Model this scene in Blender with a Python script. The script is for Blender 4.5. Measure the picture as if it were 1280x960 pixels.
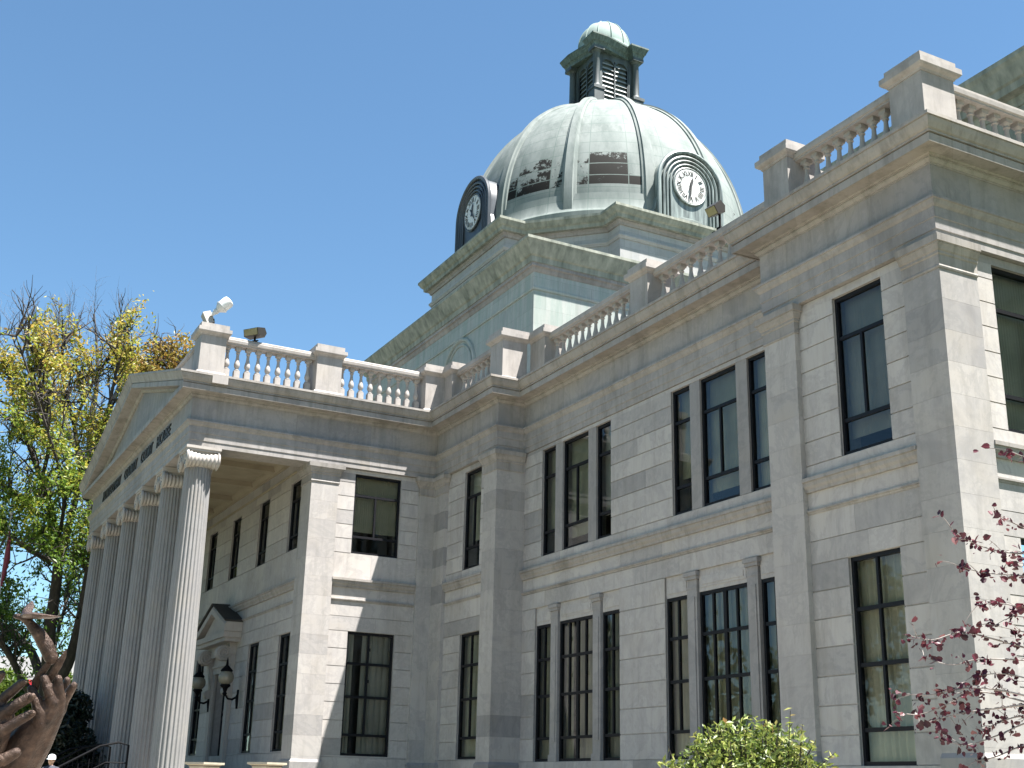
import bpy, bmesh, math, random
import numpy as np
from mathutils import Vector, Matrix
random.seed(7); np.random.seed(7)
R = math.radians
SC = bpy.context.scene
for o in list(bpy.data.objects): bpy.data.objects.remove(o)
COL = SC.collection

# ------------------------------------------------------------------ camera, sky, sun, exposure
CAM = Vector((0, 0, 1.6)); FPX = 1537.688
RX = Vector((0.46674858, 0.88409824, 0.02271704))          # picture right
DN = Vector((-0.2672466, 0.16548223, -0.94931285))         # picture down
FW = Vector((-0.84304509, 0.43701937, 0.31351084))         # view direction
cd = bpy.data.cameras.new('camera'); cam = bpy.data.objects.new('camera', cd); COL.objects.link(cam)
cd.sensor_width = 36; cd.lens = FPX * 36 / 1280; cd.clip_start = .1; cd.clip_end = 5000
mw = Matrix.Identity(4)
for i, a in enumerate((RX, -DN, -FW)):
    for k in range(3): mw[k][i] = a[k]
mw.translation = CAM
cam.matrix_world = mw; SC.camera = cam
SC.render.resolution_x = 1024; SC.render.resolution_y = 768

SUN = Vector((.31, .256, 1)).normalized()
wd = bpy.data.worlds.new('World'); SC.world = wd; wd.use_nodes = True
nt = wd.node_tree; sky = nt.nodes.new('ShaderNodeTexSky'); sky.sky_type = 'NISHITA'; sky.sun_disc = False
sky.sun_elevation = math.asin(SUN.z); sky.sun_rotation = math.atan2(SUN.x, SUN.y)
sky.altitude = 50; sky.air_density = 1.0; sky.dust_density = 0.0; sky.ozone_density = 6.0
bg = nt.nodes['Background']; bg.inputs[1].default_value = .0465
wb = nt.nodes.new('ShaderNodeMix'); wb.data_type = 'RGBA'; wb.blend_type = 'MULTIPLY'; wb.inputs[0].default_value = 1; wb.inputs[7].default_value = (.91, 1.01, .93, 1)   # white balance of the sky
nt.links.new(sky.outputs[0], wb.inputs[6]); nt.links.new(wb.outputs[2], bg.inputs[0])
sl = bpy.data.lights.new('sun', 'SUN'); sl.energy = 5.0; sl.angle = R(.53); sl.color = (1, .965, .92)
so = bpy.data.objects.new('sun', sl); COL.objects.link(so); so.rotation_euler = SUN.to_track_quat('Z', 'Y').to_euler()
SC.view_settings.view_transform = 'Standard'; SC.view_settings.look = 'None'
SC.view_settings.exposure = 2.22; SC.view_settings.gamma = 1; SC.view_settings.use_curve_mapping = False

def at_depth(px, py, d):
    """a point seen at this place of the 1280 px photograph, d metres along the view"""
    return CAM + (RX * ((px - 640) / FPX) + DN * ((py - 480) / FPX) + FW) * d

# ------------------------------------------------------------------ mesh builder
class MB:
    def __init__(s): s.v = []; s.f = []; s.t = {}; s.tone = None
    def add(s, vs, fs):
        b = len(s.v); s.v += [tuple(v) for v in vs]
        if s.tone is not None:
            for i in range(len(fs)): s.t[len(s.f)+i] = s.tone
        s.f += [tuple(b + i for i in f) for f in fs]
    def box(s, x0, x1, y0, y1, z0, z1):
        if x0 > x1: x0, x1 = x1, x0
        if y0 > y1: y0, y1 = y1, y0
        s.add([(x0,y0,z0),(x1,y0,z0),(x1,y1,z0),(x0,y1,z0),(x0,y0,z1),(x1,y0,z1),(x1,y1,z1),(x0,y1,z1)],
              [(0,3,2,1),(4,5,6,7),(0,1,5,4),(1,2,6,5),(2,3,7,6),(3,0,4,7)])
    def fbox(s, face, u0, u1, d0, d1, z0, z1):
        """box on a facade: face=('F', y0) looks to -Y, face=('S', x0) looks to +X; d is the outward depth"""
        if face[0] == 'F': s.box(u0, u1, face[1] - d1, face[1] - d0, z0, z1)
        else: s.box(face[1] + d0, face[1] + d1, u0, u1, z0, z1)
    def loft(s, rings, closed=True, caps=True):
        n = len(rings[0]); vs = [p for r in rings for p in r]; fs = []
        for i in range(len(rings) - 1):
            for k in range(n if closed else n - 1):
                k2 = (k + 1) % n
                fs.append((i*n+k, i*n+k2, (i+1)*n+k2, (i+1)*n+k))
        if caps and closed: fs.append(tuple(range(n-1, -1, -1))); fs.append(tuple((len(rings)-1)*n + k for k in range(n)))
        s.add(vs, fs)
    def lathe(s, prof, c=(0,0,0), n=24, axis='z', caps=True, a0=0, frame=None):
        rings = []
        for r, h in prof:
            ring = []
            for k in range(n):
                a = a0 + 2*math.pi*k/n; x, y = r*math.cos(a), r*math.sin(a)
                p = Vector((x, y, h)) if axis == 'z' else (Vector((h, x, y)) if axis == 'x' else Vector((y, h, x)))
                if frame: p = frame @ p
                ring.append(Vector(c) + p)
            rings.append(ring)
        s.loft(rings, True, caps)
    def tube(s, pts, rad, n=8, caps=True):
        pts = [Vector(p) for p in pts]; rings = []
        if not hasattr(rad, '__len__'): rad = [rad]*len(pts)
        up = Vector((0,0,1)); prev = None
        for i, p in enumerate(pts):
            t = (pts[min(i+1, len(pts)-1)] - pts[max(i-1, 0)]).normalized()
            a = prev - t*prev.dot(t) if prev is not None else t.cross(up if abs(t.z) < .9 else Vector((1,0,0)))
            if a.length < 1e-6: a = t.cross(Vector((0,1,0)))
            a.normalize(); prev = a; b = t.cross(a)
            rings.append([p + (a*math.cos(2*math.pi*k/n) + b*math.sin(2*math.pi*k/n))*rad[i] for k in range(n)])
        s.loft(rings, True, caps)
    def capsule(s, pts, rad, n=12):
        """chain with round ends"""
        pts = [Vector(p) for p in pts]; d0 = (pts[0]-pts[1]).normalized(); d1 = (pts[-1]-pts[-2]).normalized()
        P = []; Q = []
        for a in (80, 55, 28): P.append(pts[0] + d0*rad[0]*math.sin(R(a))); Q.append(rad[0]*math.cos(R(a)))
        P += pts; Q += list(rad)
        for a in (28, 55, 80): P.append(pts[-1] + d1*rad[-1]*math.sin(R(a))); Q.append(rad[-1]*math.cos(R(a)))
        s.tube(P, Q, n)
    def ball(s, c, r, n=16, sc=(1,1,1)):
        rings = []
        for i in range(1, n//2):
            a = math.pi*i/(n//2)
            rings.append([Vector(c) + Vector((r*sc[0]*math.sin(a)*math.cos(2*math.pi*k/n), r*sc[1]*math.sin(a)*math.sin(2*math.pi*k/n), r*sc[2]*math.cos(a))) for k in range(n)])
        s.loft(rings)
    def sweep(s, path, prof, closed=False, skip=(0,0)):
        """profile of (outward, z) carried along a plan path with mitred corners; outward is left of the direction"""
        n = len(path); rings = []
        for i in range(n):
            p = Vector(path[i]); m = None
            if closed or 0 < i < n-1:
                a = (p - Vector(path[i-1])).normalized(); b = (Vector(path[(i+1) % n]) - p).normalized()
                n1 = Vector((-a.y, a.x)); n2 = Vector((-b.y, b.x)); m = (n1+n2)/(1+n1.dot(n2))
            else:
                t = (Vector(path[1])-p if i == 0 else p-Vector(path[i-1])).normalized(); m = Vector((-t.y, t.x))
            rings.append([Vector((p.x + m.x*o, p.y + m.y*o, z)) for o, z in prof])
        rings = rings[skip[0]:len(rings)-skip[1]]
        if closed: rings.append(rings[0])
        s.loft(rings, True, not closed)
    def prism(s, poly, off):
        off = Vector(off); a = [Vector(p) for p in poly]; s.loft([a, [p + off for p in a]])
    def build(s, name, mat, parent=None, smooth=None, loc=None, recalc=True):
        me = bpy.data.meshes.new(name); me.from_pydata(s.v, [], s.f)
        if recalc:
            bm = bmesh.new(); bm.from_mesh(me); bmesh.ops.recalc_face_normals(bm, faces=bm.faces); bm.to_mesh(me); bm.free()
        if s.t:
            a = me.attributes.new('tone', 'FLOAT', 'FACE'); a.data.foreach_set('value', [s.t.get(i, .6) for i in range(len(s.f))])
        me.materials.append(mat)
        if smooth is not None:
            me.polygons.foreach_set('use_smooth', [True]*len(me.polygons))
            if smooth < 180: me.set_sharp_from_angle(angle=R(smooth))
        o = bpy.data.objects.new(name, me); COL.objects.link(o)
        if parent: o.parent = parent
        if loc: o.location = loc
        return o

def tag(o, label=None, cat=None, group=None, kind=None):
    if label: o['label'] = label
    if cat: o['category'] = cat
    if group: o['group'] = group
    if kind: o['kind'] = kind
    return o
def empty(name, loc, label, cat, group=None):
    o = bpy.data.objects.new(name, None); COL.objects.link(o); o.location = loc; o.empty_display_size = .3
    return tag(o, label, cat, group)
def place(o, loc, rz=0, parent=None):
    o.location = loc; o.rotation_euler = (0, 0, rz)
    if parent: o.parent = parent
    return o
def copy_tree(o, parent=None):
    c = o.copy(); COL.objects.link(c)
    if parent is not None: c.parent = parent
    for ch in list(o.children): copy_tree(ch, c)
    return c

# ------------------------------------------------------------------ materials
def new_mat(name):
    m = bpy.data.materials.new(name); m.use_nodes = True; t = m.node_tree
    return m, t, t.nodes['Principled BSDF']
def N(t, typ, **kw):
    n = t.nodes.new(typ)
    for k, v in kw.items():
        if k.startswith('i_'): n.inputs[k[2:].replace('_', ' ')].default_value = v
        else: setattr(n, k, v)
    return n
def L(t, a, b): t.links.new(a, b)
def mixc(t, fac, a, b, mode='MIX'):
    n = t.nodes.new('ShaderNodeMix'); n.data_type = 'RGBA'; n.blend_type = mode
    for i, v in ((0, fac), (6, a), (7, b)):
        if hasattr(v, 'links') or hasattr(v, 'is_linked'): t.links.new(v, n.inputs[i])
        else: n.inputs[i].default_value = v if i == 0 else (*v, 1)
    return n.outputs[2]
def ramp(t, src, stops):
    n = t.nodes.new('ShaderNodeValToRGB'); e = n.color_ramp.elements
    while len(e) < len(stops): e.new(.5)
    for x, (p, c) in zip(e, stops): x.position = p; x.color = (*c, 1) if hasattr(c, '__len__') else (c, c, c, 1)
    t.links.new(src, n.inputs[0]); return n.outputs[0]
def plain(name, col, rough=.6, metal=0, spec=.5):
    m, t, b = new_mat(name); b.inputs['Base Color'].default_value = (*col, 1)
    b.inputs['Roughness'].default_value = rough; b.inputs['Metallic'].default_value = metal
    b.inputs['Specular IOR Level'].default_value = spec
    return m
def noisy(name, c1, c2, scale=3, rough=.6, metal=0, detail=6, bump=0, stretch=(1,1,1)):
    m, t, b = new_mat(name); tc = N(t, 'ShaderNodeTexCoord'); mp = N(t, 'ShaderNodeMapping'); mp.inputs['Scale'].default_value = stretch
    L(t, tc.outputs['Object'], mp.inputs[0]); no = N(t, 'ShaderNodeTexNoise', i_Scale=scale, i_Detail=detail, i_Roughness=.6)
    L(t, mp.outputs[0], no.inputs['Vector'])
    c = ramp(t, no.outputs['Fac'], [(.3, c1), (.7, c2)]); L(t, c, b.inputs['Base Color'])
    b.inputs['Roughness'].default_value = rough; b.inputs['Metallic'].default_value = metal
    if bump:
        bp = N(t, 'ShaderNodeBump', i_Strength=bump, i_Distance=.02); L(t, no.outputs['Fac'], bp.inputs['Height']); L(t, bp.outputs[0], b.inputs['Normal'])
    return m

def marble(name, c1=(.36,.36,.35), c2=(.56,.55,.525), bw=1.15, rh=.47, vein=.5, dirt=.25, dirtcol=(.2,.185,.15), green=0, mortar=.004, zoff=0.0, ochre=.12, attr=False, streak=.25):
    T3 = (.675,.635,.61); c1 = tuple(a*k for a, k in zip(c1, T3)); c2 = tuple(a*k for a, k in zip(c2, T3)); dirtcol = tuple(a*.6 for a in dirtcol)
    m, t, b = new_mat(name)
    geo = N(t, 'ShaderNodeTexCoord'); sep = N(t, 'ShaderNodeSeparateXYZ'); L(t, geo.outputs['Object'], sep.inputs[0])
    add = N(t, 'ShaderNodeMath', operation='ADD'); L(t, sep.outputs[0], add.inputs[0]); L(t, sep.outputs[1], add.inputs[1])
    zs = N(t, 'ShaderNodeMath', operation='ADD'); L(t, sep.outputs[2], zs.inputs[0]); zs.inputs[1].default_value = 50 + zoff
    ad2 = N(t, 'ShaderNodeMath', operation='ADD'); L(t, add.outputs[0], ad2.inputs[0]); ad2.inputs[1].default_value = 200.13
    cb = N(t, 'ShaderNodeCombineXYZ'); L(t, ad2.outputs[0], cb.inputs[0]); L(t, zs.outputs[0], cb.inputs[1])
    br = N(t, 'ShaderNodeTexBrick', offset=.43, squash=1.0)
    br.inputs['Scale'].default_value = 1; br.inputs['Brick Width'].default_value = bw; br.inputs['Row Height'].default_value = rh
    br.inputs['Mortar Size'].default_value = mortar; br.inputs['Mortar Smooth'].default_value = .3; br.inputs['Bias'].default_value = .1
    br.inputs['Color1'].default_value = (0,0,0,1); br.inputs['Color2'].default_value = (1,1,1,1); br.inputs['Mortar'].default_value = (.5,.5,.5,1)
    L(t, cb.outputs[0], br.inputs['Vector'])
    src = br.outputs['Color']
    if attr:
        an = N(t, 'ShaderNodeAttribute'); an.attribute_name = 'tone'; src = an.outputs['Fac']
    per = ramp(t, src, [(0, c1), (.18, tuple(a*.55+b_*.45 for a, b_ in zip(c1, c2))), (.45, tuple(a*.25+b_*.75 for a, b_ in zip(c1, c2))), (1, c2)])
    # marble veins: a warped wave whose phase jumps from block to block
    vo = N(t, 'ShaderNodeVectorMath', operation='MULTIPLY_ADD'); L(t, src, vo.inputs[0]); vo.inputs[1].default_value = (57, 39, 73); L(t, geo.outputs['Object'], vo.inputs[2])
    n1 = N(t, 'ShaderNodeTexNoise', i_Scale=.8, i_Detail=9, i_Roughness=.68, i_Distortion=.45); L(t, vo.outputs[0], n1.inputs['Vector'])
    v1 = ramp(t, n1.outputs['Fac'], [(.36, (.74,.75,.78)), (.47, (.97,.97,.97)), (.52, (.80,.81,.83)), (.56, (1,1,1)), (.7, (1.0,.99,.96))])
    c = mixc(t, vein, per, v1, 'MULTIPLY')
    n2 = N(t, 'ShaderNodeTexNoise', i_Scale=.55, i_Detail=7, i_Roughness=.65); mp = N(t, 'ShaderNodeMapping'); mp.inputs['Scale'].default_value = (1.6,1.6,.5)
    L(t, geo.outputs['Object'], mp.inputs[0]); L(t, mp.outputs[0], n2.inputs['Vector'])
    d = ramp(t, n2.outputs['Fac'], [(.5, 0), (.75, dirt)]); c = mixc(t, d, c, dirtcol)
    n4 = N(t, 'ShaderNodeTexNoise', i_Scale=.9, i_Detail=5); L(t, vo.outputs[0], n4.inputs['Vector'])
    o = ramp(t, n4.outputs['Fac'], [(.52, 0), (.72, ochre)]); c = mixc(t, o, c, (.30,.235,.135))
    n5 = N(t, 'ShaderNodeTexNoise', i_Scale=1.7, i_Detail=8, i_Roughness=.7); mp5 = N(t, 'ShaderNodeMapping'); mp5.inputs['Scale'].default_value = (2.4,2.4,.3)
    L(t, geo.outputs['Object'], mp5.inputs[0]); L(t, mp5.outputs[0], n5.inputs['Vector'])
    k5 = ramp(t, n5.outputs['Fac'], [(.48, 0), (.62, streak*.55), (.78, streak)]); c = mixc(t, k5, c, (.085,.075,.062))
    if green:
        n3 = N(t, 'ShaderNodeTexNoise', i_Scale=1.1, i_Detail=8, i_Roughness=.7); mp3 = N(t, 'ShaderNodeMapping'); mp3.inputs['Scale'].default_value = (2.2,2.2,.22)
        L(t, geo.outputs['Object'], mp3.inputs[0]); L(t, mp3.outputs[0], n3.inputs['Vector'])
        g = ramp(t, n3.outputs['Fac'], [(.3, .15*green), (.65, green)]); c = mixc(t, g, c, (.19,.255,.22))
    mo = N(t, 'ShaderNodeMath', operation='MULTIPLY'); L(t, br.outputs['Fac'], mo.inputs[0]); mo.inputs[1].default_value = 0 if attr else .55
    c = mixc(t, mo.outputs[0], c, (.11,.10,.085))
    L(t, c, b.inputs['Base Color']); b.inputs['Roughness'].default_value = .62; b.inputs['Specular IOR Level'].default_value = .3
    fn = N(t, 'ShaderNodeTexNoise', i_Scale=35, i_Detail=4); L(t, geo.outputs['Object'], fn.inputs['Vector'])
    bp = N(t, 'ShaderNodeBump', i_Strength=.12, i_Distance=.01); L(t, fn.outputs['Fac'], bp.inputs['Height']); L(t, bp.outputs[0], b.inputs['Normal'])
    return m

M = {}
M['ashlar'] = marble('grey marble ashlar', c1=(.40,.402,.402), c2=(.59,.585,.57), vein=.8, attr=True)
M['pier'] = marble('pilaster marble blocks', c1=(.36,.363,.365), c2=(.53,.525,.51), vein=.75, attr=True)
M['frieze'] = marble('frieze marble slabs', bw=2.6, rh=9, c1=(.31,.31,.315), c2=(.43,.425,.415), vein=.8, dirt=.6, dirtcol=(.2,.19,.18), zoff=4, ochre=.14, streak=.42)
M['moulding'] = marble('weathered marble mouldings', bw=2.2, rh=9, c1=(.33,.325,.315), c2=(.44,.43,.41), vein=.5, dirt=.7, dirtcol=(.19,.165,.145), zoff=4, ochre=.16, streak=.62)
M['balu'] = marble('balustrade marble', bw=40, rh=40, c1=(.40,.395,.38), c2=(.49,.48,.46), vein=.5, dirt=.6, dirtcol=(.2,.175,.15), mortar=0, ochre=.1, streak=.4)
M['column'] = marble('column marble', bw=40, rh=40, c1=(.29,.305,.315), c2=(.32,.33,.335), vein=.5, dirt=.3, mortar=0)
M['white'] = marble('pale clean marble', bw=40, rh=40, c1=(.46,.45,.43), c2=(.50,.49,.465), vein=.4, dirt=.1, mortar=0)
M['tower'] = marble('copper streaked marble', bw=1.3, rh=.62, c1=(.48,.49,.48), c2=(.64,.645,.63), green=.75, dirt=.15, streak=.5)
M['tower2'] = marble('blue grey tower marble', bw=1.6, rh=.7, c1=(.42,.43,.44), c2=(.55,.555,.56), green=.22, dirt=.15)
M['greencor'] = noisy('mossy copper cornice', (.11,.122,.097), (.30,.305,.25), 1.6, .8, detail=10, stretch=(2.2,2.2,.25))
M['ceil'] = noisy('porch ceiling plaster', (.20,.17,.115), (.28,.245,.175), 1.0, .8)
M['frame'] = plain('dark window metal', (.005,.005,.007), .5, 0, .2)
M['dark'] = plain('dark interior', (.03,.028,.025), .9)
M['letter'] = plain('dark bronze letters', (.02,.018,.015), .5)
M['iron'] = plain('black iron', (.005,.005,.006), .7, 0, .1)
M['roof'] = noisy('roof felt', (.10,.10,.10), (.16,.155,.15), 1.5, .9)
M['step'] = noisy('granite', (.19,.18,.165), (.27,.26,.235), 4, .8)

def copper(name, base=((.118,.138,.130), (.192,.210,.200)), seams=True, patches=True, dark=((.011,.0105,.009))):
    m, t, b = new_mat(name); tc = N(t, 'ShaderNodeTexCoord'); sep = N(t, 'ShaderNodeSeparateXYZ'); L(t, tc.outputs['Object'], sep.inputs[0])
    ang = N(t, 'ShaderNodeMath', operation='ARCTAN2'); L(t, sep.outputs[1], ang.inputs[0]); L(t, sep.outputs[0], ang.inputs[1])
    am = N(t, 'ShaderNodeMath', operation='MULTIPLY'); L(t, ang.outputs[0], am.inputs[0]); am.inputs[1].default_value = 6.7
    cb = N(t, 'ShaderNodeCombineXYZ'); L(t, am.outputs[0], cb.inputs[0]); L(t, sep.outputs[2], cb.inputs[1])
    off = N(t, 'ShaderNodeVectorMath', operation='ADD'); L(t, cb.outputs[0], off.inputs[0]); off.inputs[1].default_value = (100 + .877, 60, 0)
    br = N(t, 'ShaderNodeTexBrick', offset=0); br.inputs['Scale'].default_value = 1; br.inputs['Brick Width'].default_value = 3.508/2; br.inputs['Row Height'].default_value = .62
    br.inputs['Mortar Size'].default_value = .022; br.inputs['Mortar Smooth'].default_value = .4; br.inputs['Color1'].default_value = (0,0,0,1); br.inputs['Color2'].default_value = (1,1,1,1)
    L(t, off.outputs[0], br.inputs['Vector'])
    n1 = N(t, 'ShaderNodeTexNoise', i_Scale=.9, i_Detail=8, i_Roughness=.65); mp = N(t, 'ShaderNodeMapping'); mp.inputs['Scale'].default_value = (1.6,1.6,.45)
    L(t, tc.outputs['Object'], mp.inputs[0]); L(t, mp.outputs[0], n1.inputs['Vector'])
    c = ramp(t, n1.outputs['Fac'], [(.38, base[0]), (.58, base[1]), (.8, tuple(min(1, x*1.12) for x in base[1]))])
    sh = N(t, 'ShaderNodeMath', operation='MULTIPLY'); L(t, br.outputs['Color'], sh.inputs[0]); sh.inputs[1].default_value = .5
    c = mixc(t, sh.outputs[0], c, tuple(x*1.2 for x in base[0]))
    if seams:
        mo = N(t, 'ShaderNodeMath', operation='MULTIPLY'); L(t, br.outputs['Fac'], mo.inputs[0]); mo.inputs[1].default_value = .62; c = mixc(t, mo.outputs[0], c, (.09,.125,.11))
    if patches:
        # bare dark sheets where the patina has flaked off, low on the dome
        n2 = N(t, 'ShaderNodeTexNoise', i_Scale=1.7, i_Detail=9, i_Roughness=.8); mp2 = N(t, 'ShaderNodeMapping'); mp2.inputs['Scale'].default_value = (1,1,1.1)
        L(t, tc.outputs['Object'], mp2.inputs[0]); L(t, mp2.outputs[0], n2.inputs['Vector'])
        band = N(t, 'ShaderNodeMapRange'); band.inputs['From Min'].default_value = .85; band.inputs['From Max'].default_value = 3.6; band.inputs['To Min'].default_value = 1.0; band.inputs['To Max'].default_value = 0
        L(t, sep.outputs[2], band.inputs[0])
        lo = N(t, 'ShaderNodeMath', operation='GREATER_THAN'); L(t, sep.outputs[2], lo.inputs[0]); lo.inputs[1].default_value = .92
        ca = N(t, 'ShaderNodeMath', operation='ADD'); L(t, ang.outputs[0], ca.inputs[0]); ca.inputs[1].default_value = .6
        cs = N(t, 'ShaderNodeMath', operation='COSINE'); L(t, ca.outputs[0], cs.inputs[0])
        mr = N(t, 'ShaderNodeMapRange'); mr.inputs['From Min'].default_value = .25; mr.inputs['From Max'].default_value = 1; mr.inputs['To Min'].default_value = -.35; mr.inputs['To Max'].default_value = .16; L(t, cs.outputs[0], mr.inputs[0])
        s1 = N(t, 'ShaderNodeMath', operation='MULTIPLY_ADD'); L(t, band.outputs[0], s1.inputs[0]); s1.inputs[1].default_value = .50; L(t, n2.outputs['Fac'], s1.inputs[2])
        s2 = N(t, 'ShaderNodeMath', operation='ADD'); L(t, s1.outputs[0], s2.inputs[0]); L(t, mr.outputs[0], s2.inputs[1])
        s3 = N(t, 'ShaderNodeMath', operation='MULTIPLY'); L(t, br.outputs['Fac'], s3.inputs[0]); s3.inputs[1].default_value = -.5
        s4 = N(t, 'ShaderNodeMath', operation='ADD'); L(t, s2.outputs[0], s4.inputs[0]); L(t, s3.outputs[0], s4.inputs[1])
        s5 = N(t, 'ShaderNodeMath', operation='MULTIPLY_ADD'); L(t, br.outputs['Color'], s5.inputs[0]); s5.inputs[1].default_value = .34; L(t, s4.outputs[0], s5.inputs[2])
        s6 = N(t, 'ShaderNodeMath', operation='SUBTRACT'); L(t, s5.outputs[0], s6.inputs[0]); s6.inputs[1].default_value = .2; s4 = s6
        th = ramp(t, s4.outputs[0], [(.93, 0), (.96, 1)]); th2 = N(t, 'ShaderNodeMath', operation='MULTIPLY'); L(t, th, th2.inputs[0]); L(t, lo.outputs[0], th2.inputs[1])
        c = mixc(t, th2.outputs[0], c, dark)
    L(t, c, b.inputs['Base Color']); b.inputs['Roughness'].default_value = .8; b.inputs['Specular IOR Level'].default_value = .15
    return m
M['copper'] = copper('verdigris copper')
M['rib'] = copper('verdigris rib', patches=False, seams=False)
M['lantern'] = noisy('dark patina copper', (.02,.025,.026), (.07,.088,.085), 2.0, .55, detail=9, stretch=(1.5,1.5,.5))
M['lanterndome'] = copper('pale verdigris', base=((.165,.215,.195), (.22,.265,.245)), patches=False, seams=False)
M['louvre'] = plain('louvre metal', (.22,.24,.235), .5)
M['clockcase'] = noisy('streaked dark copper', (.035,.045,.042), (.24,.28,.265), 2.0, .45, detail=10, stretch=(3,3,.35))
M['clockcase_dark'] = noisy('blackened copper', (.018,.022,.028), (.06,.07,.08), 2.0, .45, detail=8, stretch=(2,2,.5))  # black patina, plus the shade of the sunless sides put into the colour
M['dial'] = plain('white dial', (.55,.55,.53), .5)

# window glass: see through, mirrors more at a grazing view
m, t, b = new_mat('window glass'); out = t.nodes['Material Output']; t.nodes.remove(b)
tr = N(t, 'ShaderNodeBsdfTransparent'); tr.inputs[0].default_value = (.82,.83,.77,1); gl = N(t, 'ShaderNodeBsdfGlossy'); gl.inputs['Roughness'].default_value = .015; gl.inputs[0].default_value = (.9,.95,1,1)
gn = N(t, 'ShaderNodeTexNoise', i_Scale=.7, i_Detail=1); gtc = N(t, 'ShaderNodeTexCoord'); L(t, gtc.outputs['Object'], gn.inputs['Vector'])
gb = N(t, 'ShaderNodeBump', i_Strength=.05, i_Distance=.08); L(t, gn.outputs['Fac'], gb.inputs['Height']); L(t, gb.outputs[0], gl.inputs['Normal'])
fr = N(t, 'ShaderNodeFresnel'); fr.inputs[0].default_value = 1.5; mx = N(t, 'ShaderNodeMixShader')
L(t, fr.outputs[0], mx.inputs[0]); L(t, tr.outputs[0], mx.inputs[1]); L(t, gl.outputs[0], mx.inputs[2]); L(t, mx.outputs[0], out.inputs[0])
M['glass'] = m
def cloth(name, c):
    m, t, b = new_mat(name); tc = N(t, 'ShaderNodeTexCoord'); no = N(t, 'ShaderNodeTexNoise', i_Scale=1.1, i_Detail=4); L(t, tc.outputs['Object'], no.inputs['Vector'])
    cc = ramp(t, no.outputs['Fac'], [(.35, tuple(x*.72 for x in c)), (.65, c)]); L(t, cc, b.inputs['Base Color']); b.inputs['Roughness'].default_value = .9
    return m
BLINDS = [cloth('olive blind', (.31,.30,.225)), cloth('tan curtain', (.47,.45,.37)), cloth('grey blind', (.30,.30,.28)), cloth('pale blind', (.58,.60,.57))]

# ------------------------------------------------------------------ the setting: lawn, pavement
g = MB(); g.add([(-1500,-1500,0),(1500,-1500,0),(1500,1500,0),(-1500,1500,0)], [(0,1,2,3)])
lawn = noisy('lawn', (.03,.05,.013), (.06,.085,.024), 1.2, .95, detail=8)
tag(g.build('ground', lawn), kind='structure')
g = MB(); g.add([(-34,-3,.004),(60,-3,.004),(60,12.5,.004),(-34,12.5,.004)], [(0,1,2,3)])  # unseen paving, laid out and warm-toned to bounce sunlight onto the walls
g.add([(-60,-4,.004),(-34.001,-4,.004),(-34.001,3.8,.004),(-60,3.8,.004)], [(0,1,2,3)])
pav = noisy('concrete pavement', (.27,.235,.195), (.35,.31,.26), .9, .9)
tag(g.build('pavement', pav), kind='structure')
g = MB(); g.add([(-120,-30,.004),(60,-30,.004),(60,-10,.004),(-120,-10,.004)], [(0,1,2,3)])
tag(g.build('road', noisy('asphalt', (.045,.045,.048), (.07,.07,.07), 3, .9)), kind='structure')

# ------------------------------------------------------------------ the courthouse
CH = empty('courthouse', (-46, 8, 0), 'grey marble courthouse with columned porch, balustraded roof and green copper clock dome', 'courthouse')
OFF = Vector((46, -8, 0))
def part(mb, name, mat, parent=None, smooth=None):
    """a part of the courthouse (coordinates are world metres)"""
    o = mb.build(name, mat, None, smooth)
    if parent is None: o.parent = CH; o.matrix_parent_inverse = Matrix.Translation(OFF)
    else: o.parent = parent
    return o
XP, YP = -14.94, 16.60        # corner of the end pavilion
YR = 17.56                    # recessed wall
XM = -32.9                    # right side of the pier beside the porch
XC, YC = -37.5, 8.14          # porch side and porch front
XL = -55.0                    # far end of the porch
ZA = 11.6                     # underside of the architrave
PATH = [(XP,46),(XP,YP),(-20,YP),(-20,YR),(XM,YR),(XM,YP),(XC,YP),(XC,YC),(XL,YC),(XL,YP),(-59.6,YP),(-59.6,YR),(-72.5,YR),(-72.5,YP),(-77.5,YP),(-77.5,46)]

def holes(u0, u1, z0, z1, ops):
    """rectangles of u0..u1 x z0..z1 left over round the openings"""
    zs = sorted({z0, z1, *[z for o in ops for z in o[2:4] if z0 < z < z1]}); out = []
    for a, b in zip(zs, zs[1:]):
        cur = u0
        for o in sorted(o for o in ops if o[2] < b - 1e-6 and o[3] > a + 1e-6 and o[1] > u0 and o[0] < u1):
            if o[0] > cur + 1e-6: out.append((cur, min(o[0], u1), a, b))
            cur = max(cur, o[1])
        if cur < u1 - 1e-6: out.append((cur, u1, a, b))
    return out
def wall(mb, face, u0, u1, z0, z1, ops, back, front):
    for a, b, c, d in holes(u0, u1, z0, z1, ops): mb.fbox(face, a, b, back, front, c, d)
TR = random.Random(99)
def tone(): return TR.choice((.0, .12, .2, .3, .4, .5, .5, .6, .6, .7, .7, .8, .85, .9, 1.0))
def courses(mb, face, u0, u1, zs, ops, d0, d1, gap=.012):
    """each course is laid as single blocks of uneven length and tone"""
    for z0, z1 in zip(zs, zs[1:]):
        for a, b, c, d in holes(u0, u1, z0 + gap, z1 - gap, ops):
            n = max(1, round((b-a)/TR.uniform(1.3, 2.3))); cut = [a] + sorted(a + (b-a)*(i + TR.uniform(-.25,.25))/n for i in range(1, n)) + [b]
            for p, q_ in zip(cut, cut[1:]):
                mb.tone = tone(); mb.fbox(face, p + (.002 if p > a else 0), q_ - (.002 if q_ < b else 0), d0, d1 - TR.uniform(0, .002), c, d)
    mb.tone = None
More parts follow.
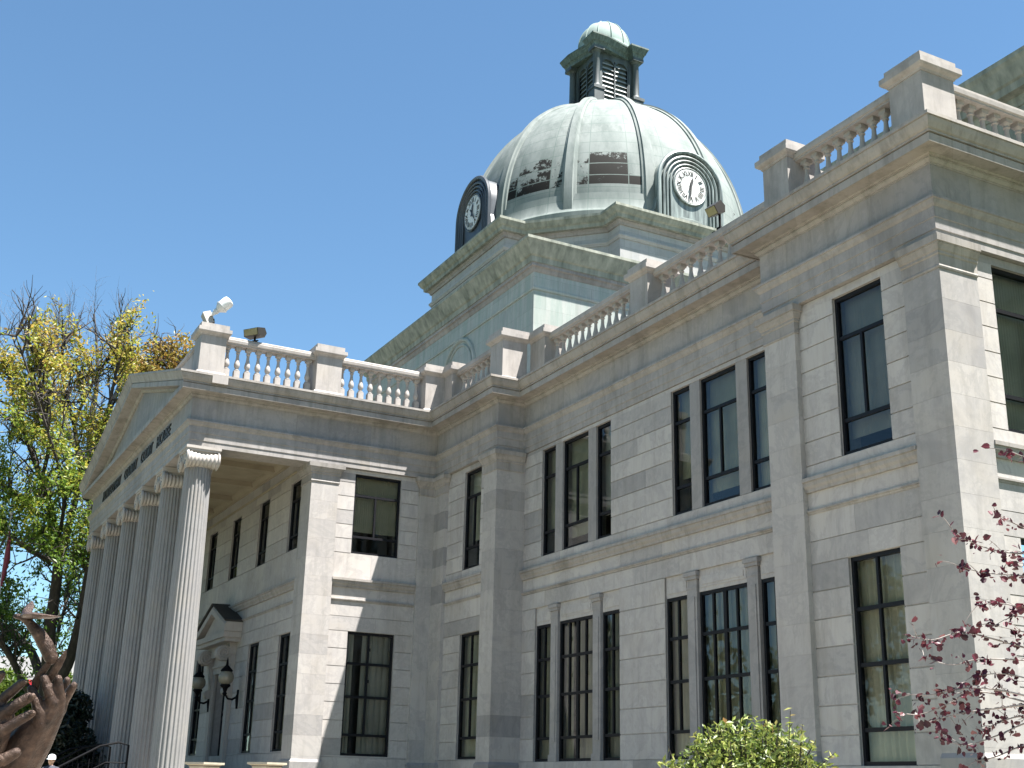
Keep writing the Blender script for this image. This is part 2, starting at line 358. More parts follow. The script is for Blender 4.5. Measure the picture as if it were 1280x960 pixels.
def blocks(mb, x0, x1, y0, y1, z0, z1, rh=.62):
    n = max(1, round((z1-z0)/rh)); e = .006; mb.tone = .4; mb.box(x0+e, x1-e, y0+e, y1-e, z0, z1)
    for i in range(n):
        a, b = z0 + (z1-z0)*i/n, z0 + (z1-z0)*(i+1)/n; mb.tone = tone(); mb.box(x0, x1, y0, y1, a + .0015, b - .0015)
    mb.tone = None
def steps(a, b, n): return [a + (b-a)*i/n for i in range(n+1)]

wallB = MB(); rust = MB(); belt = MB()
WIN = []       # windows to build: face, u0, u1, z0, z1, d, kind
def bay(face, u0, u1, d, uw, lw, bz, upz=(8.1, 8.12), base=2.42, nU=7, nL=7, top=ZA):
    """one stretch of rusticated wall with its upper and lower windows and the belts between the storeys"""
    ops = [o[:4] for o in uw + lw]
    wall(wallB, face, u0, u1, 0, top, ops, d-.55, d-.028)
    zu = uw[0][2] if uw else 8.15
    zl = lw[0][3] if lw else 6.2
    wallB.tone = .3
    courses(rust, face, u0, u1, steps(zu-.005, top, nU), ops, d-.04, d)
    courses(rust, face, u0, u1, [bz+.29, zu-.005], ops, d-.04, d)
    courses(rust, face, u0, u1, [zl+.0, zl+.46], ops, d-.04, d, .008)
    courses(rust, face, u0, u1, [zl+.46, bz-.44], ops, d-.04, d, .008)
    courses(rust, face, u0, u1, [bz-.36, bz], [], d-.04, d-.006, .0)
    courses(rust, face, u0, u1, steps(base, zl, nL), ops, d-.04, d)
    if face[0] == 'F': path = [(u1, face[1]-d), (u0, face[1]-d)]
    else: path = [(face[1]+d, u1), (face[1]+d, u0)]
    belt.sweep(path, [(-.05,bz),(.05,bz),(.06,bz+.06),(.10,bz+.12),(.11,bz+.20),(.145,bz+.21),(.145,bz+.285),(.0,bz+.31),(-.05,bz+.31)])
    belt.sweep(path, [(-.05,bz-.45),(.015,bz-.45),(.03,bz-.41),(.055,bz-.40),(.055,bz-.365),(.0,bz-.35),(-.05,bz-.35)])
    courses(rust, face, u0, u1, [0, 1.25, base], [], d-.04, d+.03, .006)
    for o in uw + lw:
        if o[4]: WIN.append((face, *o[:4], d, o[4]))

# end pavilion, front and side
FP = ('F', YP); D = -.12
bay(FP, -19.0, -15.86, D, [(-17.95,-16.55,8.06,11.42,'upper')], [(-17.95,-16.57,2.17,6.03,'lower')], 7.49, base=2.17)
SP = ('S', XP)
bay(SP, 17.58, 46, D, [(18.13,20.2,8.1,11.42,'upper'), (24.3,26.4,8.1,11.42,'upper'), (30,32,8.1,11.42,'upper')], [(18.13,20.2,2.3,6.1,'lower'), (24.3,26.4,2.3,6.1,'lower'), (30,32,2.3,6.1,'lower')], 7.52)
# recessed wall with its triple windows
FR = ('F', YR); D2 = -.03
TU = [(-31.8,-27.9), (-25.0,-21.1)]; TL = [(-32.1,-27.5), (-25.42,-20.82)]
bay(FR, XM, -20, D2, [(a,b,8.22,11.48,None) for a, b in TU], [(a,b,2.38,6.72,None) for a, b in TL], 7.63, base=2.38)
def tri(a, b, side, mul):
    return [(a, a+side), (a+side+mul, b-side-mul), (b-side, b)]
for (a, b) in TU:
    w = tri(a, b, .8, .42)
    for i, (c, d) in enumerate(w): WIN.append((FR, c, d, 8.22, 11.48, D2, 'uside' if i != 1 else 'upper'))
    for c, d in ((w[0][1], w[1][0]), (w[1][1], w[2][0])): b_ = MB(); b_.fbox(FR, c, d, D2-.34, D2-.015, 8.22, 11.48); part(b_, 'window_mullion', M['pier'])
for (a, b) in TL:
    w = tri(a, b, .92, .45)
    for i, (c, d) in enumerate(w):
        WIN.append((FR, c, d, 2.38, 6.2, D2, 'side2' if i != 1 else 'four'))
        rust.tone = .7; rust.fbox(FR, c, d, D2-.35, D2-.06, 6.2, 6.72); rust.tone = None
        colon = MB(); colon.tone = .8; colon.fbox(FR, c+.06, d-.06, D2-.07, D2-.045, 6.30, 6.56); 
        if i == 1: colon.fbox(FR, c+.14, d-.14, D2-.05, D2-.03, 6.36, 6.50)
        part(colon, 'lintel_panel', M['ashlar'])
    for c, d in ((w[0][1], w[1][0]), (w[1][1], w[2][0])):
        colon = MB(); colon.fbox(FR, c+.03, d-.03, D2-.34, D2+.0, 2.55, 6.30)
        colon.fbox(FR, c+.10, d-.10, D2-.01, D2+.025, 2.9, 6.1)
        colon.fbox(FR, c, d, D2-.34, D2+.03, 2.38, 2.56)
        for k, (e, z0, z1) in enumerate(((.0,6.30,6.36), (-.02,6.36,6.52), (.03,6.52,6.60), (.06,6.60,6.70))): colon.fbox(FR, c-e+.02, d+e-.02, D2-.34, D2+.01+e, z0, z1)
        part(colon, 'colonnette', M['ashlar'])
# pier beside the porch: front bay
bay(FP, -36.64, -33.78, D, [(-35.42,-34.2,8.22,11.42,'upper')], [(-35.42,-34.0,2.45,6.2,'lower')], 7.66)
# porch side, back part
SC_ = ('S', XC)
bay(SC_, 13.14, 16.05, D, [(13.75,15.4,8.8,11.45,'upper')], [(13.82,15.43,2.5,6.3,'lower')], 7.68, nU=6, base=2.45)
# porch back wall
YB = 12.36; FB = ('F', YB)
PW = [-39.5, -43.1, -50.25, -53.6]
ups = [(x-.6, x+.6, 9.05, 11.42, 'upper') for x in (-39.55, -43.15, -46.8, -50.25, -53.6)]
lows = [(x-.64, x+.64, 2.6, 6.3, 'lower') for x in (-39.55, -43.05, -50.4, -53.6)]
bay(FB, XL, -38.5, 0, ups, lows + [(-47.6,-45.85,1.55,5.5,None)], 7.66, base=2.55, nU=6, top=12.35)
# far wing and back of the building, plain
for u0, u1, f, d in ((-59.6,-55.0,FP,D), (-72.5,-59.6,FR,D2), (-77.5,-72.5,FP,D)):
    us = [(u0+1.8, u1-1.8, 8.22, 11.45, 'upper')]; ls = [(u0+1.8, u1-1.8, 2.45, 6.2, 'lower')]
    bay(f, u0, u1, d, us, ls, 7.6)
wallB.box(XL+.12-.12, XL+.55, YB+.03, YP+.1, 0, 12.3)
wallB.box(-77.3, -76.8, YP+.2, 46, 0, ZA); wallB.box(-77.5, XP-.2, 45.6, 46.2, 0, 13.7)
# pilasters: each stands on the wall plane d=0
CAPP = [(-.05,ZA-.62),(.02,ZA-.62),(.03,ZA-.585),(.02,ZA-.55),(.02,ZA-.36),(.045,ZA-.34),(.045,ZA-.29),(.07,ZA-.27),(.10,ZA-.2),(.12,ZA-.17),(.12,ZA-.15),(.15,ZA-.14),(.16,ZA-.0035),(-.05,ZA-.0035)]
BASEP = [(-.05,0),(.07,0),(.07,1.9),(.05,1.94),(.05,2.28),(.0,2.36),(-.05,2.36)]
for x0, x1, y0, y1, p in ((-15.86,XP,YP,17.58,[(XP,17.58),(XP,YP),(-15.86,YP)]), (-20.0,-19.0,YP,YP+1.0,[(-19.0,YP+.1),(-19.0,YP),(-20,YP),(-20,YR)]),
        (-33.78,XM,YP,YR+.2,[(XM,YR-.02),(XM,YP),(-33.78,YP),(-33.78,YP+.1)]), (XC-.2,-36.64,YP,YP+.4,[(-36.64,YP+.1),(-36.64,YP),(XC+.001,YP)]),
        (XC-.4,XC,16.05,YP,[(XC,YP-.001),(XC,16.05),(XC-.1,16.05)]), (-38.5,XC,12.21,13.14,[(XC-.1,13.14),(XC,13.14),(XC,12.21),(-38.5,12.21),(-38.5,12.36)]),
        (XL,XL+1.0,12.21,13.14,[(XL+1.0,12.36),(XL+1.0,12.21),(XL,12.21),(XL,13.14)])):
    b_ = MB(); blocks(b_, x0, x1, y0, y1, 0, ZA - .001); po = part(b_, 'pilaster', M['pier'])
    b_ = MB(); b_.sweep(p, CAPP); part(b_, 'pilaster_capital', M['moulding'], po)
    b_ = MB(); b_.sweep(p, BASEP); part(b_, 'pilaster_base', M['pier'], po)
part(wallB, 'wall', M['ashlar']); part(rust, 'ashlar_facing', M['ashlar']); part(belt, 'belt_course', M['moulding'])

# entablature
arch = MB(); arch.sweep(PATH, [(-.9,ZA),(.0,ZA),(.0,ZA+.165),(.02,ZA+.175),(.02,ZA+.40),(.04,ZA+.41),(.04,ZA+.62),(.055,ZA+.63),(.09,ZA+.67),(.12,ZA+.74),(.15,ZA+.75),(.15,ZA+.80),(.02,ZA+.83),(-.9,ZA+.83)])
part(arch, 'architrave', M['frieze'])
fri = MB(); fri.sweep(PATH, [(-.88,ZA+.8),(.015,ZA+.8),(.015,13.2),(-.88,13.2)])
part(fri, 'frieze', M['frieze'])
cor = MB(); cor.sweep(PATH, [(-.85,13.12),(.03,13.12),(.03,13.15),(.05,13.155),(.09,13.21),(.10,13.215),(.10,13.25),(.135,13.255),(.15,13.285),(.42,13.31),(.42,13.285),(.455,13.285),(.455,13.455),(.42,13.46),(.42,13.485),(-.85,13.49)])
k = PATH.index((XC, YC)); cy = [(-.8,13.487),(.475,13.487),(.475,13.515),(.455,13.52),(.47,13.54),(.50,13.56),(.55,13.66),(.575,13.74),(.565,13.745),(.565,13.755),(.60,13.76),(.60,13.83),(-.8,13.84)]
cor.sweep(PATH[:k+2], cy, skip=(0,1)); cor.sweep(PATH[k:], cy, skip=(1,0))
CORN = part(cor, 'cornice', M['moulding'])

# pediment over the columns
xm = (XC+XL)/2; xr, xl = XC+.602, XL-.602; zb, sl_ = 13.832, .268
za = zb + (xr-xm)*sl_
prof = [(.605,0),(.605,-.08),(.58,-.09),(.53,-.2),(.48,-.3),(.47,-.34),(.43,-.345),(.43,-.37),(.462,-.375),(.462,-.54),(.40,-.55),(.10,-.56),(.08,-.62),(.03,-.66),(-.5,-.66),(-.5,0)]
ped = MB()
ped.loft([[Vector((XL-o, YC-o, zb+h+(XL-o-xl)*sl_)) for o, h in prof], [Vector((xm, YC-o, za+h)) for o, h in prof], [Vector((XC+o, YC-o, zb+h+(xr-XC-o)*sl_)) for o, h in prof]])
tym = MB(); tym.prism([(xl+.6,YC+.02,13.45),(xr-.6,YC+.02,13.45),(xm,YC+.02,za-.4)], (0,.4,0))
rf = MB(); rf.prism([(xl,YC+.4,zb-.3),(xr,YC+.4,zb-.3),(xr,YC+.4,zb-.02),(xm,YC+.4,za-.02),(xl,YC+.4,zb-.02)], (0,.5,0))
PD = part(ped, 'pediment', M['moulding']); part(tym, 'tympanum', M['frieze'], PD)
part(rf, 'pediment_back', M['balu'])

# roofs
rf = MB(); rf.box(-77, XP-.4, YR+.5, 45.8, 13.5, 13.72); rf.box(XL+.5, XC-.5, YC+.6, YR+1, 13.5, 13.74); rf.box(-20.2, XP-.4, YP+.4, YR+1, 13.5, 13.735); rf.box(-38, XM-.3, YP+.4, YR+1, 13.5, 13.738)
part(rf, 'roof', M['roof'])
# porch ceiling, floor, steps
pc = MB(); pc.box(XL+.85, XC-.85, YC+.85, YB-.02, 12.40, 12.5)
for i in range(6):
    x = -39.4 - i*2.75; pc.box(x-.22, x+.22, YC+.85, YB-.1, 12.22, 12.41)
pc.sweep([(XC-.5,YB-.003),(XL+.5,YB-.003)], [(0,12.12),(.04,12.12),(.06,12.2),(.15,12.32),(.17,12.40),(0,12.40)])
pc.sweep([(XC-.5,YB-.003),(XL+.5,YB-.003)], [(0,11.7),(.03,11.7),(.05,11.76),(0,11.78)])
part(pc, 'porch_ceiling', M['ceil'])
st = MB(); st.box(XL-.4, XC+.3, 7.5, YB-.06, 0, 1.42)
for i in range(8): st.box(XL-.2, XC+.1, 7.5-.34*(i+1), 7.5-.34*i+.001, 0, 1.42-.165*(i+1))
part(st, 'porch_steps', M['step'])

# columns
def fluted(r, n=24, m=8):
    out = []
    for k in range(n*m):
        a = 2*math.pi*k/(n*m); ph = (k % m)/m
        dep = 0 if ph < .16 or ph > .84 else math.sin(math.pi*(ph-.16)/.68)
        out.append((r*(1-.075*dep**.8)*math.cos(a), r*(1-.075*dep**.8)*math.sin(a)))
    return out
ZB, ZC = 1.42, 10.98
sh = MB(); rings = []
for i in range(14):
    f = i/13; z = ZB+.5 + f*(ZC-ZB-.5); r = .495 - .085*f**1.6
    rings.append([Vector((x, y, z)) for x, y in fluted(r)])
sh.loft(rings)
ba = MB(); ba.box(-.66,.66,-.66,.66,ZB,ZB+.16)
ba.lathe([(.64,ZB+.16),(.66,ZB+.2),(.66,ZB+.25),(.62,ZB+.29),(.55,ZB+.30),(.54,ZB+.35),(.56,ZB+.38),(.59,ZB+.41),(.57,ZB+.46),(.51,ZB+.48),(.50,ZB+.5)], n=32)
cp = MB()
cp.lathe([(.405,ZC-.02),(.43,ZC),(.435,ZC+.03),(.41,ZC+.05),(.42,ZC+.10),(.50,ZC+.22),(.46,ZC+.3)], n=32)
for sx in (-1, 1):          # bolsters: rolls running front to back, waisted and ribbed
    pr = []
    for i in range(65):
        f = i/64*2-1; w = .19 + .075*abs(f)**1.5 + .016*math.cos(f*math.pi*8)
        pr.append((w if abs(f) < .93 else .285, f*.49))
    cp.lathe(pr, (sx*.40, 0, ZC+.20), n=28, axis='y')
    for sy in (-1, 1):      # the scroll on each end
        pts = []; rr = []
        for i in range(60):
            a = i/59*2*math.pi*2.6; r = .25*(1-.86*i/59)
            pts.append((sx*(.40 + r*math.sin(a)), sy*.50, ZC+.20 + r*math.cos(a))); rr.append(.03*(1-.5*i/59))
        cp.tube(pts, rr, 6); cp.ball((sx*.40, sy*.5, ZC+.20), .05, 10)
cp.box(-.45,.45,-.47,.47,ZC+.28,ZC+.47)
cp.box(-.52,.52,-.52,.52,ZC+.46,ZC+.53); cp.box(-.55,.55,-.55,.55,ZC+.53,ZA-.004)
for i in range(6):
    x = XC - .5 - i*3.3
    if i == 0:
        c0 = sh.build('column', M['column'], None, 40); c0.parent = CH; c0.matrix_parent_inverse = Matrix.Translation(OFF); c0.location = (x, YC+.5, 0)
        a = ba.build('column_base', M['column'], c0, 40); b_ = cp.build('column_capital', M['white'], c0, 40)
    else:
        c = copy_tree(c0); c.parent = CH; c.matrix_parent_inverse = Matrix.Translation(OFF); c.location = (x, YC+.5, 0)

# inscription
def text_mesh(s, size, ext, spacing=1.0):
    cu = bpy.data.curves.new('t', 'FONT'); cu.body = s; cu.size = size; cu.extrude = ext; cu.offset = .012*size; cu.space_character = spacing
    o = bpy.data.objects.new('t', cu); COL.objects.link(o); bpy.context.view_layer.update()
    me = bpy.data.meshes.new_from_object(o.evaluated_get(bpy.context.evaluated_depsgraph_get()))
    vs = [v.co.copy() for v in me.vertices]; fs = [tuple(p.vertices) for p in me.polygons]
    bpy.data.objects.remove(o); bpy.data.curves.remove(cu); bpy.data.meshes.remove(me)
    return vs, fs
for w, xa, xb in (('MONTGOMERY',-52.3,-48.6), ('COUNTY',-47.9,-45.6), ('COURT',-44.9,-43.0), ('HOUSE',-42.3,-40.3)):
    vs, fs = text_mesh(w, .62, .02); x0 = min(v.x for v in vs); x1 = max(v.x for v in vs); s = (xb-xa)/(x1-x0)
    ins = MB(); ins.add([(xa + (v.x-x0)*s, YC-.035-v.z, 12.58 + v.y*.92) for v in vs], fs); part(ins, 'inscription', M['letter'])

# ------------------------------------------------------------------ windows
wi = [0]
def bars(kind, w, h):
    """vertical and horizontal bars as (u0,u1,z0,z1), all in 0..1 of the opening"""
    b = .055; V = []; H = []
    if kind == 'upper': H = [(.735,0,1), (.215,0,1)]; V = [(.48,.215,.735)]
    elif kind == 'uside': H = [(.735,0,1), (.215,0,1)]
    elif kind in ('lower', 'side2'): H = [(.74,0,1), (.47,0,1), (.165,0,1)]; V = [(.48,.165,1)]
    elif kind == 'four': H = [(.74,0,1), (.47,0,1), (.165,0,1)]; V = [(.26,.165,1), (.74,.165,1), (.5,0,1)]
    return H, V
def window(face, u0, u1, z0, z1, d, kind):
    w, h = u1-u0, z1-z0; fr = MB(); di = d - .125; H, V = bars(kind, w, h); b = .038
    flip = face[0] == 'F' 
    fr.fbox(face, u0, u0+.065, di-.05, di+.05, z0, z1); fr.fbox(face, u1-.065, u1, di-.05, di+.05, z0, z1)
    fr.fbox(face, u0+.065, u1-.065, di-.05, di+.05, z1-.08, z1); fr.fbox(face, u0+.065, u1-.065, di-.05, di+.05, z0, z0+.075)
    xs = sorted(V, key=lambda v: v[0])
    for zf, a, c in H: fr.fbox(face, u0+.065, u1-.065, di-.035, di+.036, z0+zf*h-b, z0+zf*h+b)
    for uf, a, c in xs:
        bb = .055 if (kind == 'four' and uf == .5) else .03
        cuts = sorted([z0 + zf*h for zf, _, _ in H if a < zf < c]); lo = z0 + a*h + (b if a > 0 else .075); hi = z0 + c*h - (b if c < 1 else .08)
        for q0, q1 in zip([lo] + [q + b for q in cuts], [q - b for q in cuts] + [hi]): fr.fbox(face, u0+uf*w-bb, u0+uf*w+bb, di-.033, di+.034, q0, q1)
    # window catches
    if kind in ('lower', 'side2', 'four'):
        for uf, a, c in xs:
            if uf != .5:
                for zf in (.86, .6): fr.fbox(face, u0+uf*w+.03, u0+uf*w+.06, di+.03, di+.06, z0+zf*h-.05, z0+zf*h+.05)
    fo = part(fr, 'window', M['frame'])
    gl = MB()
    if face[0] == 'F': gl.add([(u0+.02,face[1]-di,z0+.02),(u1-.02,face[1]-di,z0+.02),(u1-.02,face[1]-di,z1-.02),(u0+.02,face[1]-di,z1-.02)], [(0,1,2,3)])
    else: gl.add([(face[1]+di,u0+.02,z0+.02),(face[1]+di,u1-.02,z0+.02),(face[1]+di,u1-.02,z1-.02),(face[1]+di,u0+.02,z1-.02)], [(0,1,2,3)])
    part(gl, 'pane', M['glass'], fo)
    # curtain or blind behind the glass
    rnd = random.Random(wi[0]*13 + 5); wi[0] += 1
    cu = MB(); low = kind in ('lower', 'side2', 'four'); n = max(6, int(w/.035)); pts = []
    for i in range(n+1):
        u = u0 - .03 + (w+.06)*i/n
        dd = di - .2 + (.035*math.sin(i*1.25 + rnd.random()*.7) if low else .004*math.sin(i*3))
        pts.append((u, dd))
    zl = z0 + (0 if low else h*rnd.choice((0, .2, .22, .3, .12)))
    gap = rnd.choice((None, None, .3, .55, .75)) if low else None
    zs = [zl - .02, z1 + .03]
    P = lambda u, dd, z: (u, face[1]-dd, z) if face[0] == 'F' else (face[1]+dd, u, z)
    for i in range(n):
        f = i/n
        if gap is not None and abs(f-gap) < .09: continue
        (ua, da), (ub, db) = pts[i], pts[i+1]
        cu.add([P(ua,da,zs[0]), P(ub,db,zs[0]), P(ub,db,zs[1]), P(ua,da,zs[1])], [(0,1,2,3)])
    part(cu, 'curtain' if low else 'blind', BLINDS[2] if face[0] == 'S' and face[1] == XP else BLINDS[rnd.choice((0,1,1,2,0)) if low else rnd.choice((0,0,2,1))], fo, 180 if low else None)
    # dark room behind
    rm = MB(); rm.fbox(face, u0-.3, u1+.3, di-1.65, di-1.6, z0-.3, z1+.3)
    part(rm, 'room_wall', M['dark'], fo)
for a in WIN: window(*a)

# entrance door with its small pediment
dr = MB(); xa, xb = -47.6, -45.85; xd = (xa+xb)/2
dr.fbox(FB, xa, xb, -.40, -.34, 1.55, 5.5)
for u in (xa, xd-.05, xb-.1): dr.fbox(FB, u, u+.1, -.34, -.29, 1.55, 5.5)
for z in (1.6, 2.4, 3.85, 4.1, 5.35): dr.fbox(FB, xa+.1, xd-.05, -.335, -.295, z, z+.14); dr.fbox(FB, xd+.05, xb-.1, -.335, -.295, z, z+.14)
DOOR = part(dr, 'door', M['frame'])
ds = MB()
for u0, u1 in ((xa-.55, xa), (xb, xb+.55)):
    ds.fbox(FB, u0, u1, -.02, .10, 1.55, 5.5); ds.fbox(FB, u0+.08, u1-.08, .09, .13, 1.9, 5.2)
ds.fbox(FB, xa-.55, xb+.55, -.02, .12, 5.5, 6.1); ds.fbox(FB, xa-.6, xb+.6, -.02, .18, 5.72, 5.8); ds.fbox(FB, xa-.6, xb+.6, -.02, .26, 6.1, 6.5)
for s in (-1, 1):            # scrolled brackets
    xk = xd + s*1.25; pts = []; rr = []
    ds.lathe([(.02,-.17),(.27,-.17),(.29,-.1),(.25,0),(.29,.1),(.27,.17),(.02,.17)], (xk, YB-.42, 6.12), n=20, axis='x')
    ds.prism([(xk-.15,YB-.6,6.2),(xk-.15,YB-.3,5.85),(xk-.15,YB-.18,5.2),(xk-.15,YB-.16,4.7),(xk-.15,YB+.01,4.7),(xk-.15,YB+.01,6.2)], (.3,0,0))
    ds.lathe([(.02,-.16),(.16,-.16),(.16,.16),(.02,.16)], (xk, YB-.19, 4.78), n=16, axis='x')
    for i in range(40):
        a = i/39*2*math.pi*2.2; r = .25*(1-.85*i/39); pts.append((xk+.19, YB-.42+r*math.sin(a), 6.12+r*math.cos(a))); rr.append(.03)
    ds.tube(pts, rr, 6)
SUR = part(ds, 'door_surround', M['white'])
dp = MB(); hw = 2.0; z0 = 6.5; zt = 7.95; yf = YB-.66
dp.box(xd-hw+.08, xd+hw-.08, yf+.08, YB, z0, z0+.14); dp.box(xd-hw, xd+hw, yf, YB, z0+.14, z0+.34)
pr = [(0,.0),(0,.22),(.06,.30),(.10,.34),(YB-yf,.34),(YB-yf,0)]
dp.loft([[Vector((x, yf+o-.004, z+h)) for o, h in pr] for x, z in ((xd-hw-.05,z0+.345),(xd,zt-.30),(xd+hw+.05,z0+.345))])
dp.prism([(xd-hw+.2,yf+.2,z0+.3),(xd+hw-.2,yf+.2,z0+.3),(xd,yf+.2,zt-.25)], (0,.4,0))
DP = part(dp, 'door_pediment', M['white'])
dq = MB(); prr = [(-.01,.345),(-.03,.40),(YB-yf,.42),(YB-yf,.345)]
dq.loft([[Vector((x, yf+o-.004, z+h)) for o, h in prr] for x, z in ((xd-hw-.08,z0+.345),(xd,zt-.30),(xd+hw+.08,z0+.345))])
part(dq, 'pediment_roof', M['dark'], DP)

# ------------------------------------------------------------------ balustrade
BAL = MB(); q = .095
BAL.box(-q,q,-q,q,0,.30)
BAL.lathe([(.06,.30),(.088,.315),(.088,.345),(.05,.365),(.055,.39),(.085,.44),(.098,.50),(.09,.57),(.066,.66),(.05,.77),(.047,.86),(.05,.90),(.072,.915),(.072,.935),(.052,.95),(.055,.97),(.085,1.0),(.092,1.03)], n=16)
BAL.box(-q,q,-q,q,1.03,1.13)
bal_src = None
def balusters(rail, x0, y0, x1, y1, n):
    global bal_src
    for i in range(n):
        f = (i+.5)/n; p = (x0+(x1-x0)*f, y0+(y1-y0)*f, 14.12)
        if bal_src is None: b = bal_src = BAL.build('baluster', M['balu'], None, 35)
        else: b = bal_src.copy(); COL.objects.link(b)
        b.parent = rail; b.location = p
RAILP = [(.19,15.25),(.19,15.29),(.225,15.31),(.235,15.40),(.21,15.42),(.21,15.47),(.16,15.51),(-.16,15.51),(-.21,15.47),(-.21,15.42),(-.235,15.40),(-.225,15.31),(-.19,15.29),(-.19,15.25)]
def run(x0, y0, x1, y1, n):
    mb = MB(); mb.sweep([(x0,y0),(x1,y1)], RAILP)
    mb.sweep([(x0,y0),(x1,y1)], [(.21,13.83),(.21,14.07),(.18,14.12),(-.18,14.12),(-.21,14.07),(-.21,13.83)])
    r = part(mb, 'balustrade', M['balu']); balusters(r, x0, y0, x1, y1, n); return r
CAPB = [(-.2,15.34),(.02,15.34),(.04,15.38),(.10,15.42),(.13,15.46),(.13,15.58),(.10,15.59),(.05,15.60),(.05,15.74),(-.2,15.745)]
def pedestal(x0, x1, y0, y1):
    peds = MB(); peds.box(x0, x1, y0, y1, 14.12, 15.36); p = [(x1,y1),(x1,y0),(x0,y0),(x0,y1)]
    peds.sweep(p, [(-.2,13.84),(.07,13.84),(.07,14.06),(.035,14.11),(.0,14.13),(-.2,14.13)], closed=True); o = part(peds, 'balustrade_pedestal', M['balu'])
    c = MB(); c.sweep(p, CAPB, closed=True); c.box(x0+.15, x1-.15, y0+.15, y1-.15, 15.3, 15.742); part(c, 'pedestal_cap', M['balu'], o)
def half_pedestal(x0, x1, y0, y1):
    peds = MB(); peds.box(x0, x1, y0, y1, 13.84, 15.36); o = part(peds, 'balustrade_pedestal', M['balu'])
    c = MB(); c.sweep([(x1,y1),(x1,y0),(x0,y0)], [(a, b) for a, b in CAPB][:-1] + [(-.3,15.74)]); part(c, 'pedestal_cap', M['balu'], o)
RO = .58                       # centre line of rails behind the architrave plane
pedestal(-15.98, -15.1, 16.78, 17.66); pedestal(-20.0, -19.15, 16.78, 17.66); pedestal(-15.98, -15.1, 21.2, 22.1); pedestal(-15.98, -15.1, 25.6, 26.5)
run(-15.98, YP+RO, -19.15, YP+RO, 9); run(XP-RO, 21.2, XP-RO, 17.66, 10); run(XP-RO, 25.6, XP-RO, 22.1, 10)
pedestal(-33.94, -33.06, 16.78, 17.66); pedestal(-27.1, -26.22, YR+.18, YR+1.06)
half_pedestal(-33.05, -32.1, YR+.22, YR+1.0)
half_pedestal(-20.7, -19.9, YR+.22, YR+1.0)
run(-27.1, YR+RO, -32.1, YR+RO, 13); run(-20.7, YR+RO, -26.22, YR+RO, 13)
pedestal(-38.5, -37.64, 8.22, 9.04); pedestal(-38.5, -37.64, 12.14, 13.02); pedestal(-38.45, -37.63, 16.12, 17.1)
half_pedestal(-37.66, -36.95, 16.82, 17.6)
run(-33.94, YP+RO, -36.95, YP+RO, 8)
run(XC-RO, 12.14, XC-RO, 9.04, 9); run(XC-RO, 16.12, XC-RO, 13.02, 9)
pw = MB(); pw.box(XL+.5, -38.5, 8.42, 8.9, 13.7, 15.27); pw.sweep([(-38.5,8.66),(XL+.5,8.66)], [(a*1.35,b) for a, b in RAILP]); part(pw, 'front_parapet', M['balu'])
# plain parapets of the far wing
pw = MB(); pw.box(-77.2, -59, YR+.3, YR+.7, 13.7, 15.4); pw.box(-59.3, XL, YP+.3, YP+.7, 13.7, 15.4); pw.box(-55.9, -55.3, 8.4, 17.2, 13.7, 15.4); part(pw, 'wing_parapet', M['balu'])

# attic of the court room behind the end pavilion
at = MB(); at.box(-25, 5, 24.2, 44, 13.6, 19.0); ap = [(5,24.2),(-25,24.2)]
at.sweep([(5.2,44),(5.2,24.2),(-25,24.2),(-25,44)], [(-.3,18.6),(.03,18.6),(.06,18.7),(.1,18.75),(.1,18.85),(.34,18.9),(.36,19.1),(.42,19.15),(.55,19.5),(.62,19.62),(.62,19.75),(-.3,19.95)])
at.sweep([(5.2,44),(5.2,24.2),(-25,24.2),(-25,44)], [(-.3,17.3),(.05,17.3),(.1,17.45),(-.3,17.5)])
part(at, 'attic', M['greencor'])

# ------------------------------------------------------------------ tower and dome
TX, TY = -46.0, 28.65
def sq(h): return [(TX+h,TY+h),(TX+h,TY-h),(TX-h,TY-h),(TX-h,TY+h)]
tw = MB(); h = 8.25; tw.box(TX-h, TX+h, TY-h, TY+h, 13.5, 21.3)
tw.sweep(sq(h), [(-.2,19.55),(.05,19.55),(.07,19.62),(.05,19.7),(.04,20.3),(-.2,20.3)], closed=True)
part(tw, 'tower_base', M['tower'])
tc = MB(); tc.sweep(sq(h), [(-.2,20.25),(.06,20.25),(.1,20.33),(.12,20.42),(.2,20.45),(.2,20.6),(-.2,20.6)], closed=True); TCB = part(tc, 'tower_bed_moulding', M['moulding'])
tc = MB(); tc.sweep(sq(h), [(-.2,20.58),(.24,20.58),(.26,20.8),(.33,20.84),(.42,21.0),(.58,21.3),(.62,21.34),(.62,21.45),(.0,21.6),(-.2,21.6)], closed=True); part(tc, 'tower_cornice', M['greencor'])
rf = MB(); rf.box(TX-h, TX+h, TY-h, TY+h, 21.35, 21.55); part(rf, 'tower_roof', M['roof'])
# blind arch on the front of the tower base
ar = MB(); ca = (-44.2, TY-h-.01, 18.0)
for r0, dd in ((1.5,.10), (1.25,.05)):
    pts = [(ca[0]+r0*math.cos(a), ca[1], ca[2]+r0*math.sin(a)) for a in np.linspace(0, math.pi, 24)]
    ar.tube([(ca[0]+r0, ca[1], 14)] + pts + [(ca[0]-r0, ca[1], 14)], dd, 8)
part(ar, 'blind_arch', M['tower'])
a_, b_, c_ = 7.25, 3.75, .9
def octo(e=0):
    P = []
    base = [(b_,-a_),(b_,-a_+c_),(a_-c_,-b_),(a_,-b_)]
    for k in range(4):
        for x, y in base:
            for _ in range(k): x, y = -y, x
            P.append((TX+x, TY+y))
    return P[::-1]
oc = MB(); poly = octo(); oc.loft([[Vector((x,y,21.3)) for x, y in poly], [Vector((x,y,24.1)) for x, y in poly]])
oc.sweep(poly, [(-.2,23.15),(.04,23.15),(.06,23.2),(.1,23.25),(.1,23.32),(.03,23.35),(-.2,23.35)], closed=True)
part(oc, 'octagon', M['tower2'])
